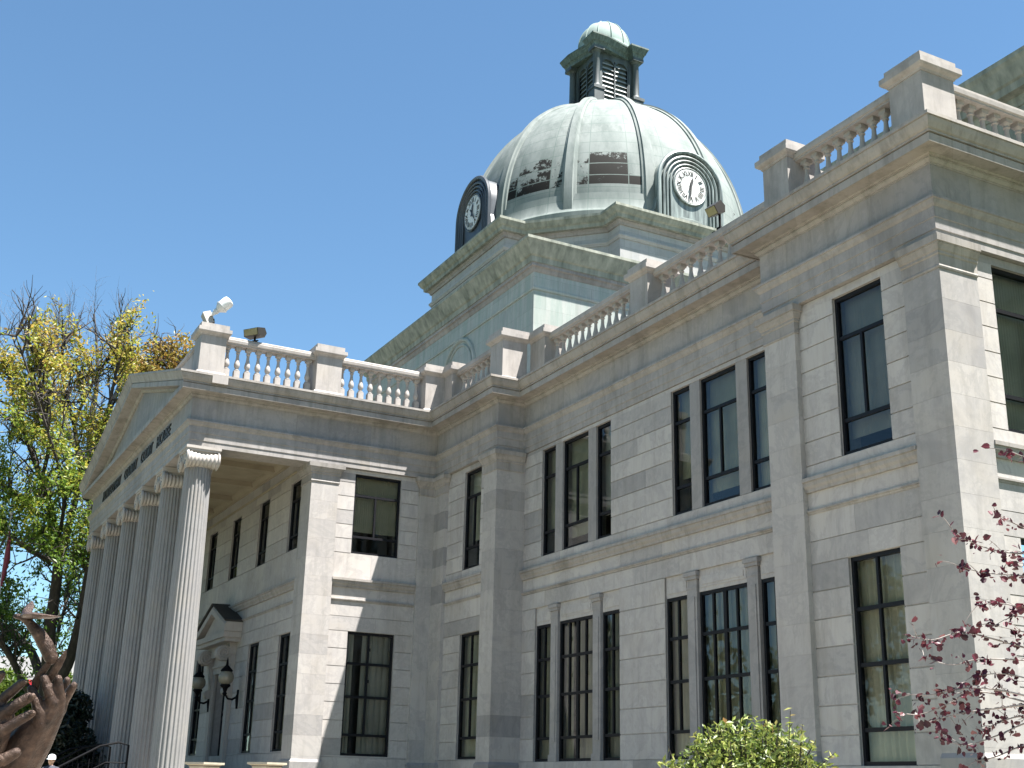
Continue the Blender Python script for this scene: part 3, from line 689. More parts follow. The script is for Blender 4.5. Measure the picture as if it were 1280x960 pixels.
oc = MB(); oc.sweep(poly, [(-.2,23.75),(.06,23.75),(.1,23.85),(.16,23.9),(.16,23.97),(-.2,23.97)], closed=True); part(oc, 'octagon_bed_moulding', M['moulding'])
oc = MB(); oc.sweep(poly, [(-.2,23.95),(.3,23.95),(.32,24.1),(.40,24.16),(.48,24.3),(.52,24.34),(.52,24.45),(-.2,24.55)], closed=True)
oc.loft([[Vector((x,y,24.3)) for x, y in poly], [Vector((x,y,24.5)) for x, y in poly]]); part(oc, 'octagon_cornice', M['greencor'])

DOM = Vector((TX, TY, 25.5))
dm = MB(); dm.lathe([(6.95,-1.1),(6.95,-.75),(7.0,-.7),(7.0,-.5),(6.85,-.3),(6.78,.2),(6.75,.45)], n=96)
RD, HD = 6.68, 8.1
dm.lathe([(RD*math.cos(a), HD*math.sin(a)) for a in np.linspace(0, R(87), 40)], n=96)
do = dm.build('dome', M['copper'], None, 30, DOM); do.parent = CH; do.matrix_parent_inverse = Matrix.Translation(OFF)
rb = MB()
for k in range(12):
    ang = R(15 + 30*k); rings = []
    for a in np.linspace(R(1), R(79), 30):
        s = 1 - .45*(a/R(79)); r = RD*math.cos(a); z = HD*math.sin(a); nn = Vector((math.cos(a)/RD, 0, math.sin(a)/HD)).normalized()
        ring = []
        for v, e in ((-.36,-.08),(-.33,.06),(-.22,.1),(-.19,.17),(.19,.17),(.22,.1),(.33,.06),(.36,-.08)):
            p = Vector((r,0,z)) + nn*e + Vector((0, v*s, 0)); p.rotate(Matrix.Rotation(ang, 3, 'Z')); ring.append(p)
        rings.append(ring)
    r0 = rings[0]; rings = [[Vector((p.x, p.y, -.45)) for p in r0]] + rings
    rb.loft(rings)
rb.build('dome_ribs', M['rib'], do, 30)

# clocks
def clock(rot, case_mat, hour, minute, label):
    """case facing local -Y at distance from the axis, turned by rot"""
    zc = 1.05; yo = 7.02; ce = MB(); r0 = 1.62
    def arcpoly(r, zb): return [(r, zb)] + [(r*math.cos(a), zc + r*math.sin(a)) for a in np.linspace(0, math.pi, 28)] + [(-r, zb)]
    ce.prism([(x, -yo+.05, z) for x, z in arcpoly(r0-.05, -1.0)], (0, 2.2, 0))
    for r, w, d in ((r0,.10,.16), (r0-.24,.07,.10), (r0-.42,.055,.07), (r0-.60,.05,.05)):
        pts = [(r, -yo, -1.0)] + [(r*math.cos(a), -yo, zc + r*math.sin(a)) for a in np.linspace(0, math.pi, 28)] + [(-r, -yo, -1.0)]
        ce.tube(pts, w, 8)
    pts = [(.86*math.cos(a), -yo, zc+.86*math.sin(a)) for a in np.linspace(0, 2*math.pi, 40)]; ce.tube(pts, .045, 6, False)
    for s in (-1, 1):           # scroll feet at the sides
        ce.prism([(s*1.58,-yo+.1,-1.0),(s*2.25,-yo+.1,-1.0),(s*1.95,-yo+.1,-.72),(s*1.75,-yo+.1,-.35),(s*1.65,-yo+.1,.2),(s*1.58,-yo+.1,.35)], (0,.5,0))
        ce.lathe([(.02,-.2),(.2,-.2),(.2,.2),(.02,.2)], (s*2.1,-yo+.35,-.85), n=14, axis='y')
    co = ce.build('clock', case_mat, None, 35, DOM); co.parent = CH; co.matrix_parent_inverse = Matrix.Translation(OFF); co.rotation_euler = (0, 0, rot); tag(co, label)
    return co, zc, yo
def clock_face(co, zc, yo, hour, minute):
    di = MB(); di.lathe([(.01,-.03),(.80,-.03),(.80,.1),(.01,.1)], (0,-yo,zc), n=48, axis='y'); di.build('dial', M['dial'], co, 35)
    nu = MB(); y = -yo-.045
    for i, s in enumerate(('XII','I','II','III','IIII','V','VI','VII','VIII','IX','X','XI')):
        vs, fs = text_mesh(s, .27, .006); cx = (min(v.x for v in vs)+max(v.x for v in vs))/2; cyy = (min(v.y for v in vs)+max(v.y for v in vs))/2
        a = -R(30*i); sc = min(1, .24/(max(v.x for v in vs)-min(v.x for v in vs)+.001)*1.0)
        out = []
        for v in vs:
            x, z = (v.x-cx)*sc*1.15, (v.y-cyy)*1.25 + .60
            out.append((x*math.cos(a) - z*math.sin(a), y, zc + x*math.sin(a) + z*math.cos(a)))
        nu = MB(); nu.add(out, fs); nu.build('numeral', M['letter'], co)
    nu = MB()
    for i in range(60):
        a = R(6*i); nu.add([(r*math.sin(a+e), y+.003, zc+r*math.cos(a+e)) for r, e in ((.745,-.012),(.745,.012),(.785,.012),(.785,-.012))], [(0,1,2,3)])
    nu.build('minute_track', M['letter'], co)
    ha = MB()
    for ang, l, w, dy in ((R(360*((hour+minute/60)/12)), .46, .055, .02), (R(6*minute), .66, .036, .04)):
        sx, cz = math.sin(ang), math.cos(ang)
        def P(u, v): return (u*cz + v*sx, y-dy, zc - u*sx + v*cz)
        ha.prism([P(-w,-.2),(P(w,-.2)),P(w*1.15,l*.6),P(0,l),P(-w*1.15,l*.6)], (0,-.012,0))
    ha.build('clock_hands', M['letter'], co)
def make_clock(rot, mat, hour, minute, label):
    co, zc, yo = clock(rot, mat, hour, minute, label); clock_face(co, zc, yo, hour, minute)
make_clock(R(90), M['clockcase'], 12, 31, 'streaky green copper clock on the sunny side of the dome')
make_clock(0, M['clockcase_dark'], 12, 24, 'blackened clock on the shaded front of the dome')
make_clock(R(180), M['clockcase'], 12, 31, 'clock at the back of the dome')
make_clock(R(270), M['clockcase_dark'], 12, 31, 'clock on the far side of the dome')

# lantern
lo = MB(); hb = 1.02; zb0 = 33.0
lo.box(TX-hb+.12, TX+hb-.12, TY-hb+.12, TY+hb-.12, zb0, 36.7)
for k in range(4):
    rot = Matrix.Rotation(R(90*k), 3, 'Z')
    def bx(x0, x1, y0, y1, z0, z1):
        n = len(lo.v); lo.box(x0, x1, y0, y1, z0, z1)
        for i in range(n, len(lo.v)):
            v = rot @ Vector((lo.v[i][0], lo.v[i][1], lo.v[i][2])); lo.v[i] = (v.x+TX, v.y+TY, v.z)
    bx(-.80,-.72,-hb,-hb+.2,33.6,36.2); bx(.72,.80,-hb,-hb+.2,33.6,36.2); bx(-.035,.035,-hb,-hb+.2,33.75,36.0)
    bx(-.8,.8,-hb-.003,-hb+.2,33.3,33.72); bx(-.8,.8,-hb-.003,-hb+.2,36.15,36.6)
    bx(-1.0,-.78,-hb-.03,-hb+.3,33.2,36.5); bx(.78,1.0,-hb-.03,-hb+.3,33.2,36.5)
    # corner pedestal, column, capital
    bx(.86,1.42,-1.42,-.86,33.0,34.1); bx(.82,1.46,-1.46,-.82,34.1,34.26)
    c = rot @ Vector((1.14,-1.14,0)); lo.lathe([(.25,34.26),(.25,34.34),(.2,34.4),(.19,34.45),(.165,36.15),(.18,36.18),(.17,36.22),(.26,36.36)], (c.x+TX,c.y+TY,0), n=16)
    bx(.84,1.44,-1.44,-.84,36.34,36.5)
    # heads of the paired arches
    for xo in (-.378, .378):
        n = len(lo.v); A = [(xo+.345*math.cos(a), -hb-.002, 35.83+.345*math.sin(a)) for a in np.linspace(0, math.pi, 14)]
        for p, q_ in zip(A, A[1:]): lo.prism([p, q_, (q_[0],-hb-.002,36.2), (p[0],-hb-.002,36.2)], (0,.15,0))
        for i in range(n, len(lo.v)):
            v = rot @ Vector(lo.v[i]); lo.v[i] = (v.x+TX, v.y+TY, v.z)
LAN = part(lo, 'lantern', M['lantern'], None, 30)
lv = MB()
for k in range(4):
    rot = Matrix.Rotation(R(90*k), 3, 'Z')
    for xo in (-.378, .378):
        for i in range(9):
            z = 33.86 + i*.25; n = len(lv.v); lv.prism([(xo-.34,-hb+.02,z),(xo-.34,-hb+.04,z+.02),(xo-.34,-hb+.13,z+.16),(xo-.34,-hb+.11,z+.16)], (.68,0,0))
            for j in range(n, len(lv.v)):
                v = rot @ Vector(lv.v[j]); lv.v[j] = (v.x+TX, v.y+TY, v.z)
part(lv, 'louvres', M['louvre'], LAN)
lp = []
for k in range(4):
    for x, y in ((.82,-1.05),(.82,-1.42),(1.42,-1.42),(1.42,-.82)):
        for _ in range(k): x, y = -y, x
        lp.append((TX+x, TY+y))
lp = lp[::-1]
lc = MB(); lc.sweep(lp, [(-.3,36.48),(.0,36.48),(.02,36.62),(.05,36.66),(.05,36.70),(.10,36.74),(.12,36.8),(.20,36.98),(.22,37.0),(.22,37.08),(-.3,37.14)], closed=True)
lc.loft([[Vector((x,y,36.6)) for x, y in lp], [Vector((x,y,37.12)) for x, y in lp]])
part(lc, 'lantern_cornice', noisy('green lantern cornice', (.022,.035,.03), (.10,.14,.12), 3, .6, stretch=(3,3,.5)), LAN)
sd = MB(); sd.lathe([(1.38,-.2),(1.38,.05),(1.33,.15)] + [(1.33*math.cos(a), .15+1.62*math.sin(a)) for a in np.linspace(R(4), R(89), 20)], n=48)
for k in range(12):
    an = R(15+30*k); sd.tube([(1.345*math.cos(a)*math.cos(an), 1.345*math.cos(a)*math.sin(an), .15+1.635*math.sin(a)) for a in np.linspace(0, R(86), 16)], .03, 6)
s = sd.build('lantern_dome', M['lanterndome'], LAN, 30, (TX, TY, 37.1))

# ------------------------------------------------------------------ lamps and floodlights
def floodlight_box(loc, rz, label):
    e = empty('floodlight', loc, label, 'floodlight', 'box floodlights on the balustrade')
    b = MB(); b.prism([(-.30,-.16,.22),(.30,-.16,.22),(.30,-.02,.20),(.30,.22,.38),(.30,.16,.58),(.30,-.22,.50)][0:0] or [(-.30,-.2,.16),(-.30,.12,.16),(-.30,.22,.34),(-.30,.10,.50),(-.30,-.26,.40)], (.60,0,0))
    b.build('housing', plain('bronze housing', (.03,.026,.02), .45, .3), e)
    l = MB(); l.prism([(-.27,-.205,.175),(-.27,-.262,.385),(-.27,-.272,.383),(-.27,-.216,.173)], (.54,0,0)); l.build('lens', plain('lamp glass', (.16,.15,.075), .15), e)
    s = MB(); s.box(-.07,.07,-.06,.06,0,.05); s.tube([(0,0,0),(0,0,.2)], .035, 8); s.box(-.2,.2,-.1,-.04,.0,.02); s.build('stand', M['iron'], e)
    e.rotation_euler = (0, 0, rz); return e
floodlight_box((XC-.5, 10.05, 15.51), R(35), 'bronze box floodlight on the porch side rail, near the corner pedestal')
f2 = floodlight_box((-23.45, YR+.60, 15.51), R(8), 'bronze box floodlight on the long rail, in front of the dome clock')
for c_ in f2.children:
    if not c_.name.startswith('stand'): c_.location.z = .36; c_.scale = (.6, .85, 1.0); c_.rotation_euler = (R(24), 0, 0)
    else: c_.scale = (1, 1, 3.2)
e = empty('floodlight', (XC-.55, 8.6, 15.745), 'white floodlight with tilted hood on the corner pedestal of the porch', 'floodlight')
wm = plain('white enamel', (.45,.46,.46), .35)
def along(p, q_): return (Vector(q_)-Vector(p)).normalized().to_track_quat('Z', 'Y').to_matrix()
b = MB(); fm = Matrix.Rotation(R(26), 3, Vector((.467,.884,0)).cross(Vector((0,0,1))))
n = len(b.v); b.box(-.15,.15,-.13,.13,.12,.56)
for i in range(n, len(b.v)): b.v[i] = tuple(fm @ Vector(b.v[i]))
b.build('ballast_box', plain('grey cast box', (.26,.24,.21), .55), e)
p0 = Vector((-.10,-.1,.66)); dirv = (RX*.74 - DN*.62 + FW*.2).normalized(); p0 = Vector((RX*.05 - DN*.46)); SCL = .68
b = MB(); fr_ = dirv.to_track_quat('Z', 'Y').to_matrix()
b.lathe([(a*SCL, c*SCL) for a, c in [(.09,-.08),(.10,.1),(.14,.12),(.14,.26),(.11,.27)]], p0, n=18, frame=fr_)
b.lathe([(a*SCL, c*SCL) for a, c in [(.12,.26),(.17,.32),(.32,.5),(.33,.56),(.30,.56)]], p0, n=24, frame=fr_)
b.build('lamp_head', wm, e, 40)
b = MB(); b.lathe([(a*SCL, c*SCL) for a, c in [(.29,.55),(.30,.9),(.26,1.02),(.12,1.06),(.02,1.06)]], p0, n=24, frame=fr_); b.build('hood', plain('bright white hood', (.62,.62,.6), .3), e, 40)
b = MB(); b.tube([(-.1,.02,0),(-.1,.02,.2)], .03, 8); b.tube([RX*.08, RX*.08 - DN*.3], .018, 8); b.box(-.12,.12,-.1,.1,0,.03); b.build('stand', M['iron'], e)

def globe_lamp(loc, label):
    e = empty('globe_lamp', loc, label, 'lamp', 'globe lamps beside the door')
    b = MB(); b.ball((0,0,0), .27, 24); b.build('globe', plain('milky glass', (.20,.185,.14), .25), e, 180)
    b = MB(); b.lathe([(.20,.2),(.22,.24),(.13,.34),(.05,.42),(.03,.6),(.005,.7)], n=16); b.build('cap', M['iron'], e, 40)
    b = MB(); b.lathe([(.17,-.24),(.18,-.30),(.10,-.36),(.05,-.50),(.09,-.55),(.04,-.62),(.01,-.66)], n=16)
    pts = [(0, a, z) for a, z in ((0,-.55),(.12,-.72),(.28,-.74),(.42,-.66),(.47,-.55))]; b.tube(pts, [.035,.035,.04,.04,.045], 8)
    b.tube([(0,.46,-.5),(0,.44,-.75),(0,.46,-1.0)], [.03,.045,.03], 8); b.box(-.06,.06,.44,.49,-1.05,-.4); b.build('bracket', M['iron'], e, 40)
    return e
globe_lamp((-44.05, YB-.47-.13, 5.15), 'round globe lamp on an iron bracket to the right of the porch door')
globe_lamp((-47.95, YB-.47-.13, 5.2), 'round globe lamp on an iron bracket to the left of the porch door')

# planters
def planter(px, label):
    loc = at_depth(px, 953, 31); e = empty('planter', (loc.x, loc.y, 0), label, 'planter', 'stone planters in front of the porch'); zt = loc.z; k_ = .5; z0 = zt - .5
    b = MB(); b.sweep([(.2,.2),(.2,-.2),(-.2,-.2),(-.2,.2)], [(-.1,z0),(.0,z0),(.0,z0+.05),(-.02,z0+.07),(.03,z0+.25),(.07,z0+.42),(.085,z0+.43),(.15,z0+.45),(.15,z0+.5),(.1,z0+.5),(.09,z0+.45),(-.1,z0+.42)], closed=True)
    b.box(-.15,.15,-.15,.15,z0+.01,z0+.4); b.build('tub', noisy('cast stone', (.26,.235,.18), (.33,.30,.23), 6, .85), e)
    b = MB(); b.box(-.27,.27,-.27,.27,z0+.40,z0+.46); b.build('soil', plain('soil', (.04,.03,.02), .95), e)
    b = MB(); b.box(-.34,.34,-.34,.34,0,z0); b.build('plinth', M['step'], e); e.rotation_euler = (0, 0, R(28))
    return e
planter(256, 'stone planter nearer the big fluted column, left one of the pair')
planter(334, 'stone planter in front of the pale corner pier, right one of the pair')

# stair rails
def railing(x, label):
    e = empty('stair_rail', (x, 7.3, 1.55), label, 'handrail', 'stair rails on the porch steps'); b = MB()
    b.tube([(0,.3,.0),(0,.3,1.05),(0,.0,1.12),(0,-.5,1.0),(0,-2.6,-.2),(0,-2.7,-1.3)], .032, 8); b.build('handrail', M['iron'], e, 40)
    b = MB(); b.tube([(0,.3,.55),(0,-.3,.55),(0,-2.6,-.75)], .022, 6)
    for i in range(10):
        f = i/9; y = .1-2.6*f; b.tube([(0,y,-1.2*f+ .0 - (.1 if f > 0 else 0)),(0,y,1.05-1.24*f)], .012, 6)
    b.build('bars', M['iron'], e); return e
railing(-38.6, 'black iron stair rail nearest the big fluted column')
railing(-41.4, 'middle one of the three black iron stair rails')
railing(-44.1, 'black iron stair rail farthest from the big fluted column')

# ------------------------------------------------------------------ organic helpers
def remeshed(mb, name, mat, parent, vox, smooth=6, disp=None):
    o = mb.build(name, mat, parent); m_ = o.modifiers.new('r', 'REMESH'); m_.mode = 'VOXEL'; m_.voxel_size = vox; m_.use_smooth_shade = True
    s_ = o.modifiers.new('s', 'SMOOTH'); s_.iterations = smooth; s_.factor = .5
    return o
# bronze sculpture: two open hands letting a dove go
D0 = 9.0
def S(px, py, dz=0): return at_depth(px, py, D0 + dz)
PXM = D0/FPX
base = S(20, 1090); base.z = 0
SCU = empty('sculpture', base, 'brown bronze sculpture of two open hands releasing a dove', 'sculpture')
brz, t, b = new_mat('brown bronze'); tc_ = N(t, 'ShaderNodeTexCoord'); n1 = N(t, 'ShaderNodeTexNoise', i_Scale=9, i_Detail=8, i_Roughness=.7); L(t, tc_.outputs['Object'], n1.inputs['Vector'])
c = ramp(t, n1.outputs['Fac'], [(.32, (.014,.009,.007)), (.52, (.052,.032,.023)), (.74, (.125,.083,.06))]); L(t, c, b.inputs['Base Color']); b.inputs['Metallic'].default_value = .55; b.inputs['Roughness'].default_value = .42
n2 = N(t, 'ShaderNodeTexNoise', i_Scale=26, i_Detail=6, i_Roughness=.7); L(t, tc_.outputs['Object'], n2.inputs['Vector']); bp = N(t, 'ShaderNodeBump', i_Strength=.9, i_Distance=.02); L(t, n2.outputs['Fac'], bp.inputs['Height']); L(t, bp.outputs[0], b.inputs['Normal'])
M['bronze'] = brz
def local(o_pts): return [p - base for p in o_pts]
def fing(mb, pts, rads):
    mb.capsule(local([S(*p) for p in pts]), [r*PXM for r in rads], 12)
h1 = MB()                                     # right-hand side hand, seen from its back
fing(h1, [(-6,1010,.0),(18,950,.0),(40,915,.0),(60,888,.0)], [34,27,21,15])
fing(h1, [(22,965,.06),(48,925,.06),(68,893,.05)], [24,19,12])
fing(h1, [(64,890,0),(66,878,-.03),(60,862,-.04),(55,847,-.03)], [9,7.5,6.6,5.4])
fing(h1, [(72,888,.04),(76,874,.02),(74,860,.0),(73,848,-.01)], [9,6.4,5.8,5.0])
fing(h1, [(74,888,.09),(80,876,.10),(86,866,.10),(92,857,.09)], [9,6.6,6,5.2])
fing(h1, [(66,892,.15),(72,880,.18),(80,864,.2),(84,850,.2)], [9,6,5.4,4.6])
fing(h1, [(50,905,-.05),(49,888,-.07),(45,875,-.06),(39,861,-.03)], [11,8,7,5.4])     # thumb
remeshed(h1, 'hand', brz, SCU, .011, 3)
h2 = MB()                                     # left-hand side hand, nearer, fingers across the palm
fing(h2, [(-60,1010,-.2),(-40,960,-.2),(-18,925,-.18),(-2,900,-.16)], [34,30,27,20])
fing(h2, [(-16,935,-.26),(2,915,-.28),(20,903,-.27),(37,893,-.25)], [13,7.4,6.6,6.0])
fing(h2, [(-20,905,-.2),(2,893,-.21),(22,880,-.2),(36,872,-.18)], [13,8.2,7.2,6.6])
fing(h2, [(-24,895,-.12),(-4,880,-.13),(14,865,-.13),(27,854,-.12)], [12,7.2,6.4,5.6])
fing(h2, [(-30,880,-.05),(-14,862,-.05),(-4,850,-.05),(2,843,-.05)], [12,7.2,6.2,5.4])
fing(h2, [(-38,945,-.3),(-16,955,-.36),(4,950,-.38),(20,941,-.36)], [16,9,8,6.5])
remeshed(h2, 'hand', brz, SCU, .011, 3)
# finger nails
for (x, y, dz, r, ax, ay) in ((29,853.5,-.18,4.2,.75,-.55),(39,871.5,-.25,4.6,.8,-.5),(39.5,892.5,-.31,4.2,.85,-.4)):
    c0 = S(x, y, dz) - base; fx = (RX*ax + DN*ay).normalized(); fy = (RX*-ay + DN*ax).normalized(); fz = FW
    rg = []
    for k_, (rr_, hh) in enumerate(((.96,.5),(.9,.2),(.7,.0),(.3,-.12))):
        rg.append([c0 + (fx*math.cos(2*math.pi*k/14)*1.15 + fy*math.sin(2*math.pi*k/14))*r*PXM*rr_ + fz*hh*r*PXM for k in range(14)])
    nl = MB(); nl.loft(rg); nl.build('finger_nail', brz, SCU, 60)
dv = MB()
fing(dv, [(64,822,.02),(57,806,.01),(47,790,0),(36,778,0),(27,771,0)], [9,9.5,8,5.6,3.6])
fing(dv, [(26,771,0),(20,770,0)], [4.2,3.6])
fing(dv, [(19,771,0),(13,773,0)], [1.6,.8])
dove = remeshed(dv, 'dove', brz, SCU, .010, 4)
def blade(mb, pts, wid, th, nd):
    """leaf-like plate: centre line pts, half width wid along nd, thickness th"""
    P = [Vector(p) for p in local([S(*p) for p in pts])]; nd = Vector(nd).normalized(); rg = []
    for i, p in enumerate(P):
        tt = (P[min(i+1,len(P)-1)]-P[max(i-1,0)]).normalized(); up = tt.cross(nd).normalized(); w = wid[i]*PXM; h_ = th[i]*PXM
        rg.append([p + nd*w*math.cos(a) + up*h_*math.sin(a) for a in np.linspace(0, 2*math.pi, 12, endpoint=False)])
    mb.loft(rg)
wg = MB()
blade(wg, [(27,770,0),(36,769.5,-.04),(48,769.5,-.07),(60,770.5,-.08),(76,770.8,-.06)], [5,18,22,16,2], [2.5,4.0,3.6,2.4,.5], Vector((FW.x, FW.y, .03)))
blade(wg, [(33,772,.06),(34,764,.16),(37,758,.26),(40,752,.34)], [4,6.5,6,1.5], [2.5,2.2,2,.6], RX + FW*.3)
wg.build('dove_wings', brz, SCU, 50)
tl = MB()
blade(tl, [(43,866,0),(46,850,0),(54,838,0),(63,826,.02),(69,818,.03)], [4,6,6,5,1], [1.5,2.2,2.2,1.8,.6], RX*.8 + FW*.5)
blade(tl, [(58,858,.03),(64,846,.03),(71,834,.03),(78,822,.04),(83,812,.05)], [4,6,6,4.5,.8], [1.5,2.4,2.4,1.8,.6], RX*.8 + FW*.5)
tl.build('dove_tail', brz, SCU, 50)
pb = MB(); fing(pb, [(-10,985,0),(-14,1030,0)], [44,40]); pb.lathe([(.5,0),(.5,.75),(.42,.8),(.38,1.0),(.2,1.35),(.02,1.4)], (0,0,0), n=24); pb.build('pedestal', brz, SCU, 40)

# ------------------------------------------------------------------ a passer-by on the steps, only head and shoulders in the picture
pp = Vector((-38.2, 5.45, 0)); PZ = .44
PE = empty('person', (pp.x, pp.y, PZ), 'person in a dark top and white cap standing at the porch steps', 'person')
skin = plain('skin', (.42,.25,.18), .5); dk = plain('dark navy clothes', (.02,.022,.035), .8)
b = MB()
for s in (-1, 1):
    b.capsule([(s*.09,0,.92),(s*.11,-.02,.5),(s*.11,.02,.09)], [.095,.065,.05], 10); b.capsule([(s*.11,.04,.05),(s*.12,-.13,.045)], [.05,.045], 8)
    b.capsule([(s*.19,0,1.42),(s*.26,.02,1.14),(s*.24,-.12,.92)], [.06,.05,.038], 10); b.capsule([(s*.24,-.13,.90),(s*.235,-.19,.84)], [.04,.03], 8)
b.capsule([(0,0,.93),(0,.01,1.12),(0,.01,1.38)], [.15,.14,.16], 14); b.capsule([(-.15,.01,1.42),(.15,.01,1.42)], [.075,.075], 10); b.capsule([(0,.01,1.42),(0,-.01,1.56)], [.06,.055], 10)
b.ball((0,-.02,1.66), .10, 16, (.85,1,1.2)); b.capsule([(0,-.115,1.66),(0,-.135,1.635)], [.016,.02], 8)
for s in (-1, 1): b.ball((s*.088,0,1.655), .022, 8, (.5,1,1.3))
bo = remeshed(b, 'body', skin, PE, .012, 4)
b = MB()
for s in (-1, 1):
    b.capsule([(s*.09,0,.92),(s*.11,-.02,.5),(s*.11,.02,.12)], [.11,.085,.07], 10); b.capsule([(s*.19,0,1.42),(s*.26,.02,1.14),(s*.25,-.06,1.02)], [.075,.065,.055], 10)
b.capsule([(0,0,.93),(0,.01,1.12),(0,.01,1.38)], [.165,.155,.172], 14); b.capsule([(-.15,.01,1.425),(.15,.01,1.425)], [.085,.085], 10)
remeshed(b, 'clothes', dk, PE, .015, 4)
b = MB(); b.lathe([(.108,1.69),(.112,1.73),(.10,1.79),(.06,1.825),(.01,1.835)], (0,-.015,0), n=20); b.prism([(-.09,-.09,1.70),(.09,-.09,1.70),(.075,-.2,1.69),(0,-.225,1.688),(-.075,-.2,1.69)], (0,0,.012)); b.build('cap', plain('white cotton', (.72,.76,.76), .8), PE, 40)
PE.rotation_euler = (0, 0, R(60))

# ------------------------------------------------------------------ trees and shrubs
def leaf_mat(name, stops, trans=.35, scale=.5):
    m, t, b = new_mat(name); at_ = N(t, 'ShaderNodeAttribute'); at_.attribute_name = 'hue'
    c = ramp(t, at_.outputs['Fac'], [(p_, tuple(x*.72 for x in c_)) for p_, c_ in stops]); L(t, c, b.inputs['Base Color']); b.inputs['Roughness'].default_value = .45
    b.inputs['Specular IOR Level'].default_value = .4
    tl_ = N(t, 'ShaderNodeBsdfTranslucent'); L(t, c, tl_.inputs[0]); mx = N(t, 'ShaderNodeMixShader'); mx.inputs[0].default_value = trans
    L(t, b.outputs[0], mx.inputs[1]); L(t, tl_.outputs[0], mx.inputs[2]); L(t, mx.outputs[0], t.nodes['Material Output'].inputs[0])
    return m
def leaves(name, cents, size, hue, mat, parent, origin, shape='fold', nrm_up=.4, rng=None):
    """leaf-sized folded faces at the given points"""
    rng = rng or np.random.RandomState(3); c = np.asarray(cents, float) - np.array(origin); n = len(c)
    nr = rng.normal(size=(n,3)); nr[:,2] += nrm_up*1.5; nr /= np.linalg.norm(nr, axis=1)[:,None]
    d = rng.normal(size=(n,3)); d -= nr*(d*nr).sum(1)[:,None]; d /= np.linalg.norm(d, axis=1)[:,None]; w = np.cross(nr, d)
    s = (np.asarray(size) * rng.uniform(.65, 1.3, n))[:,None]
    if shape == 'fold': P = [(-1,0,0),(0,-.42,.14),(1,0,.0),(0,.42,.14)]; F = [(0,1,2),(0,2,3)]
    else: P = [(-.8,0,0),(-.95,.32,.08),(-.55,.68,.16),(.1,.62,.12),(.85,0,-.05),(.1,-.62,.12),(-.55,-.68,.16),(-.95,-.32,.08)]; F = [(0,1,2,3,4),(0,4,5,6,7)]
    V = np.stack([c + s*(d*p[0]*.62 + w*p[1]*.62 + nr*p[2]*.62) for p in P], 1).reshape(-1,3)
    k = len(P); fs = []
    for f in F: fs.append(np.array(f)[None,:] + (np.arange(n)*k)[:,None])
    me = bpy.data.meshes.new(name); faces = [tuple(r) for f in fs for r in f.tolist()]
    me.from_pydata(V.tolist(), [], faces); me.materials.append(mat)
    a = me.attributes.new('hue', 'FLOAT', 'POINT'); a.data.foreach_set('value', np.repeat(np.clip(hue, 0, 1), k).astype(np.float32))
    o = bpy.data.objects.new(name, me); COL.objects.link(o); o.parent = parent; return o

class Tree:
    def __init__(s, seed): s.r = np.random.RandomState(seed); s.mb = MB(); s.tips = []
    def limb(s, pts, r0, r1, n=8, jit=.0):
        pts = [Vector(p) for p in pts]; out = []
        for i in range(len(pts)-1):
            for k in range(4):
                f = k/4; a = pts[max(i-1,0)]; b = pts[i]; c = pts[i+1]; d = pts[min(i+2,len(pts)-1)]
                out.append(.5*((2*b) + (c-a)*f + (2*a-5*b+4*c-d)*f*f + (3*b-a-3*c+d)*f**3))
        out.append(pts[-1])
        out = [p + Vector(s.r.normal(size=3))*jit for p in out]
        m = len(out)-1; s.mb.tube(out, [r0 + (r1-r0)*(i/m)**.8 for i in range(m+1)], n, True); return out
    def spray(s, start, dirv, length, r, depth, up=.15, spread=.55, leafy=True):
        n = 4; p = Vector(start); d = Vector(dirv).normalized(); pts = [p.copy()]
        for i in range(n):
            d = (d + Vector(s.r.normal(size=3))*.22 + Vector((0,0,up))*.3).normalized(); p = p + d*(length/n); pts.append(p.copy())
        s.mb.tube(pts, [r*(1-.7*i/n) for i in range(n+1)], 6 if r > .04 else 4, True)
        if depth == 0:
            if leafy: s.tips += pts[1:]
            return
        for i in range(1, n+1):
            for _ in range(2 if i > 1 else 1):
                nd = (d + Vector(s.r.normal(size=3))*spread*1.3).normalized(); s.spray(pts[i], nd, length*s.r.uniform(.45,.7), r*.45, depth-1, up, spread, leafy)

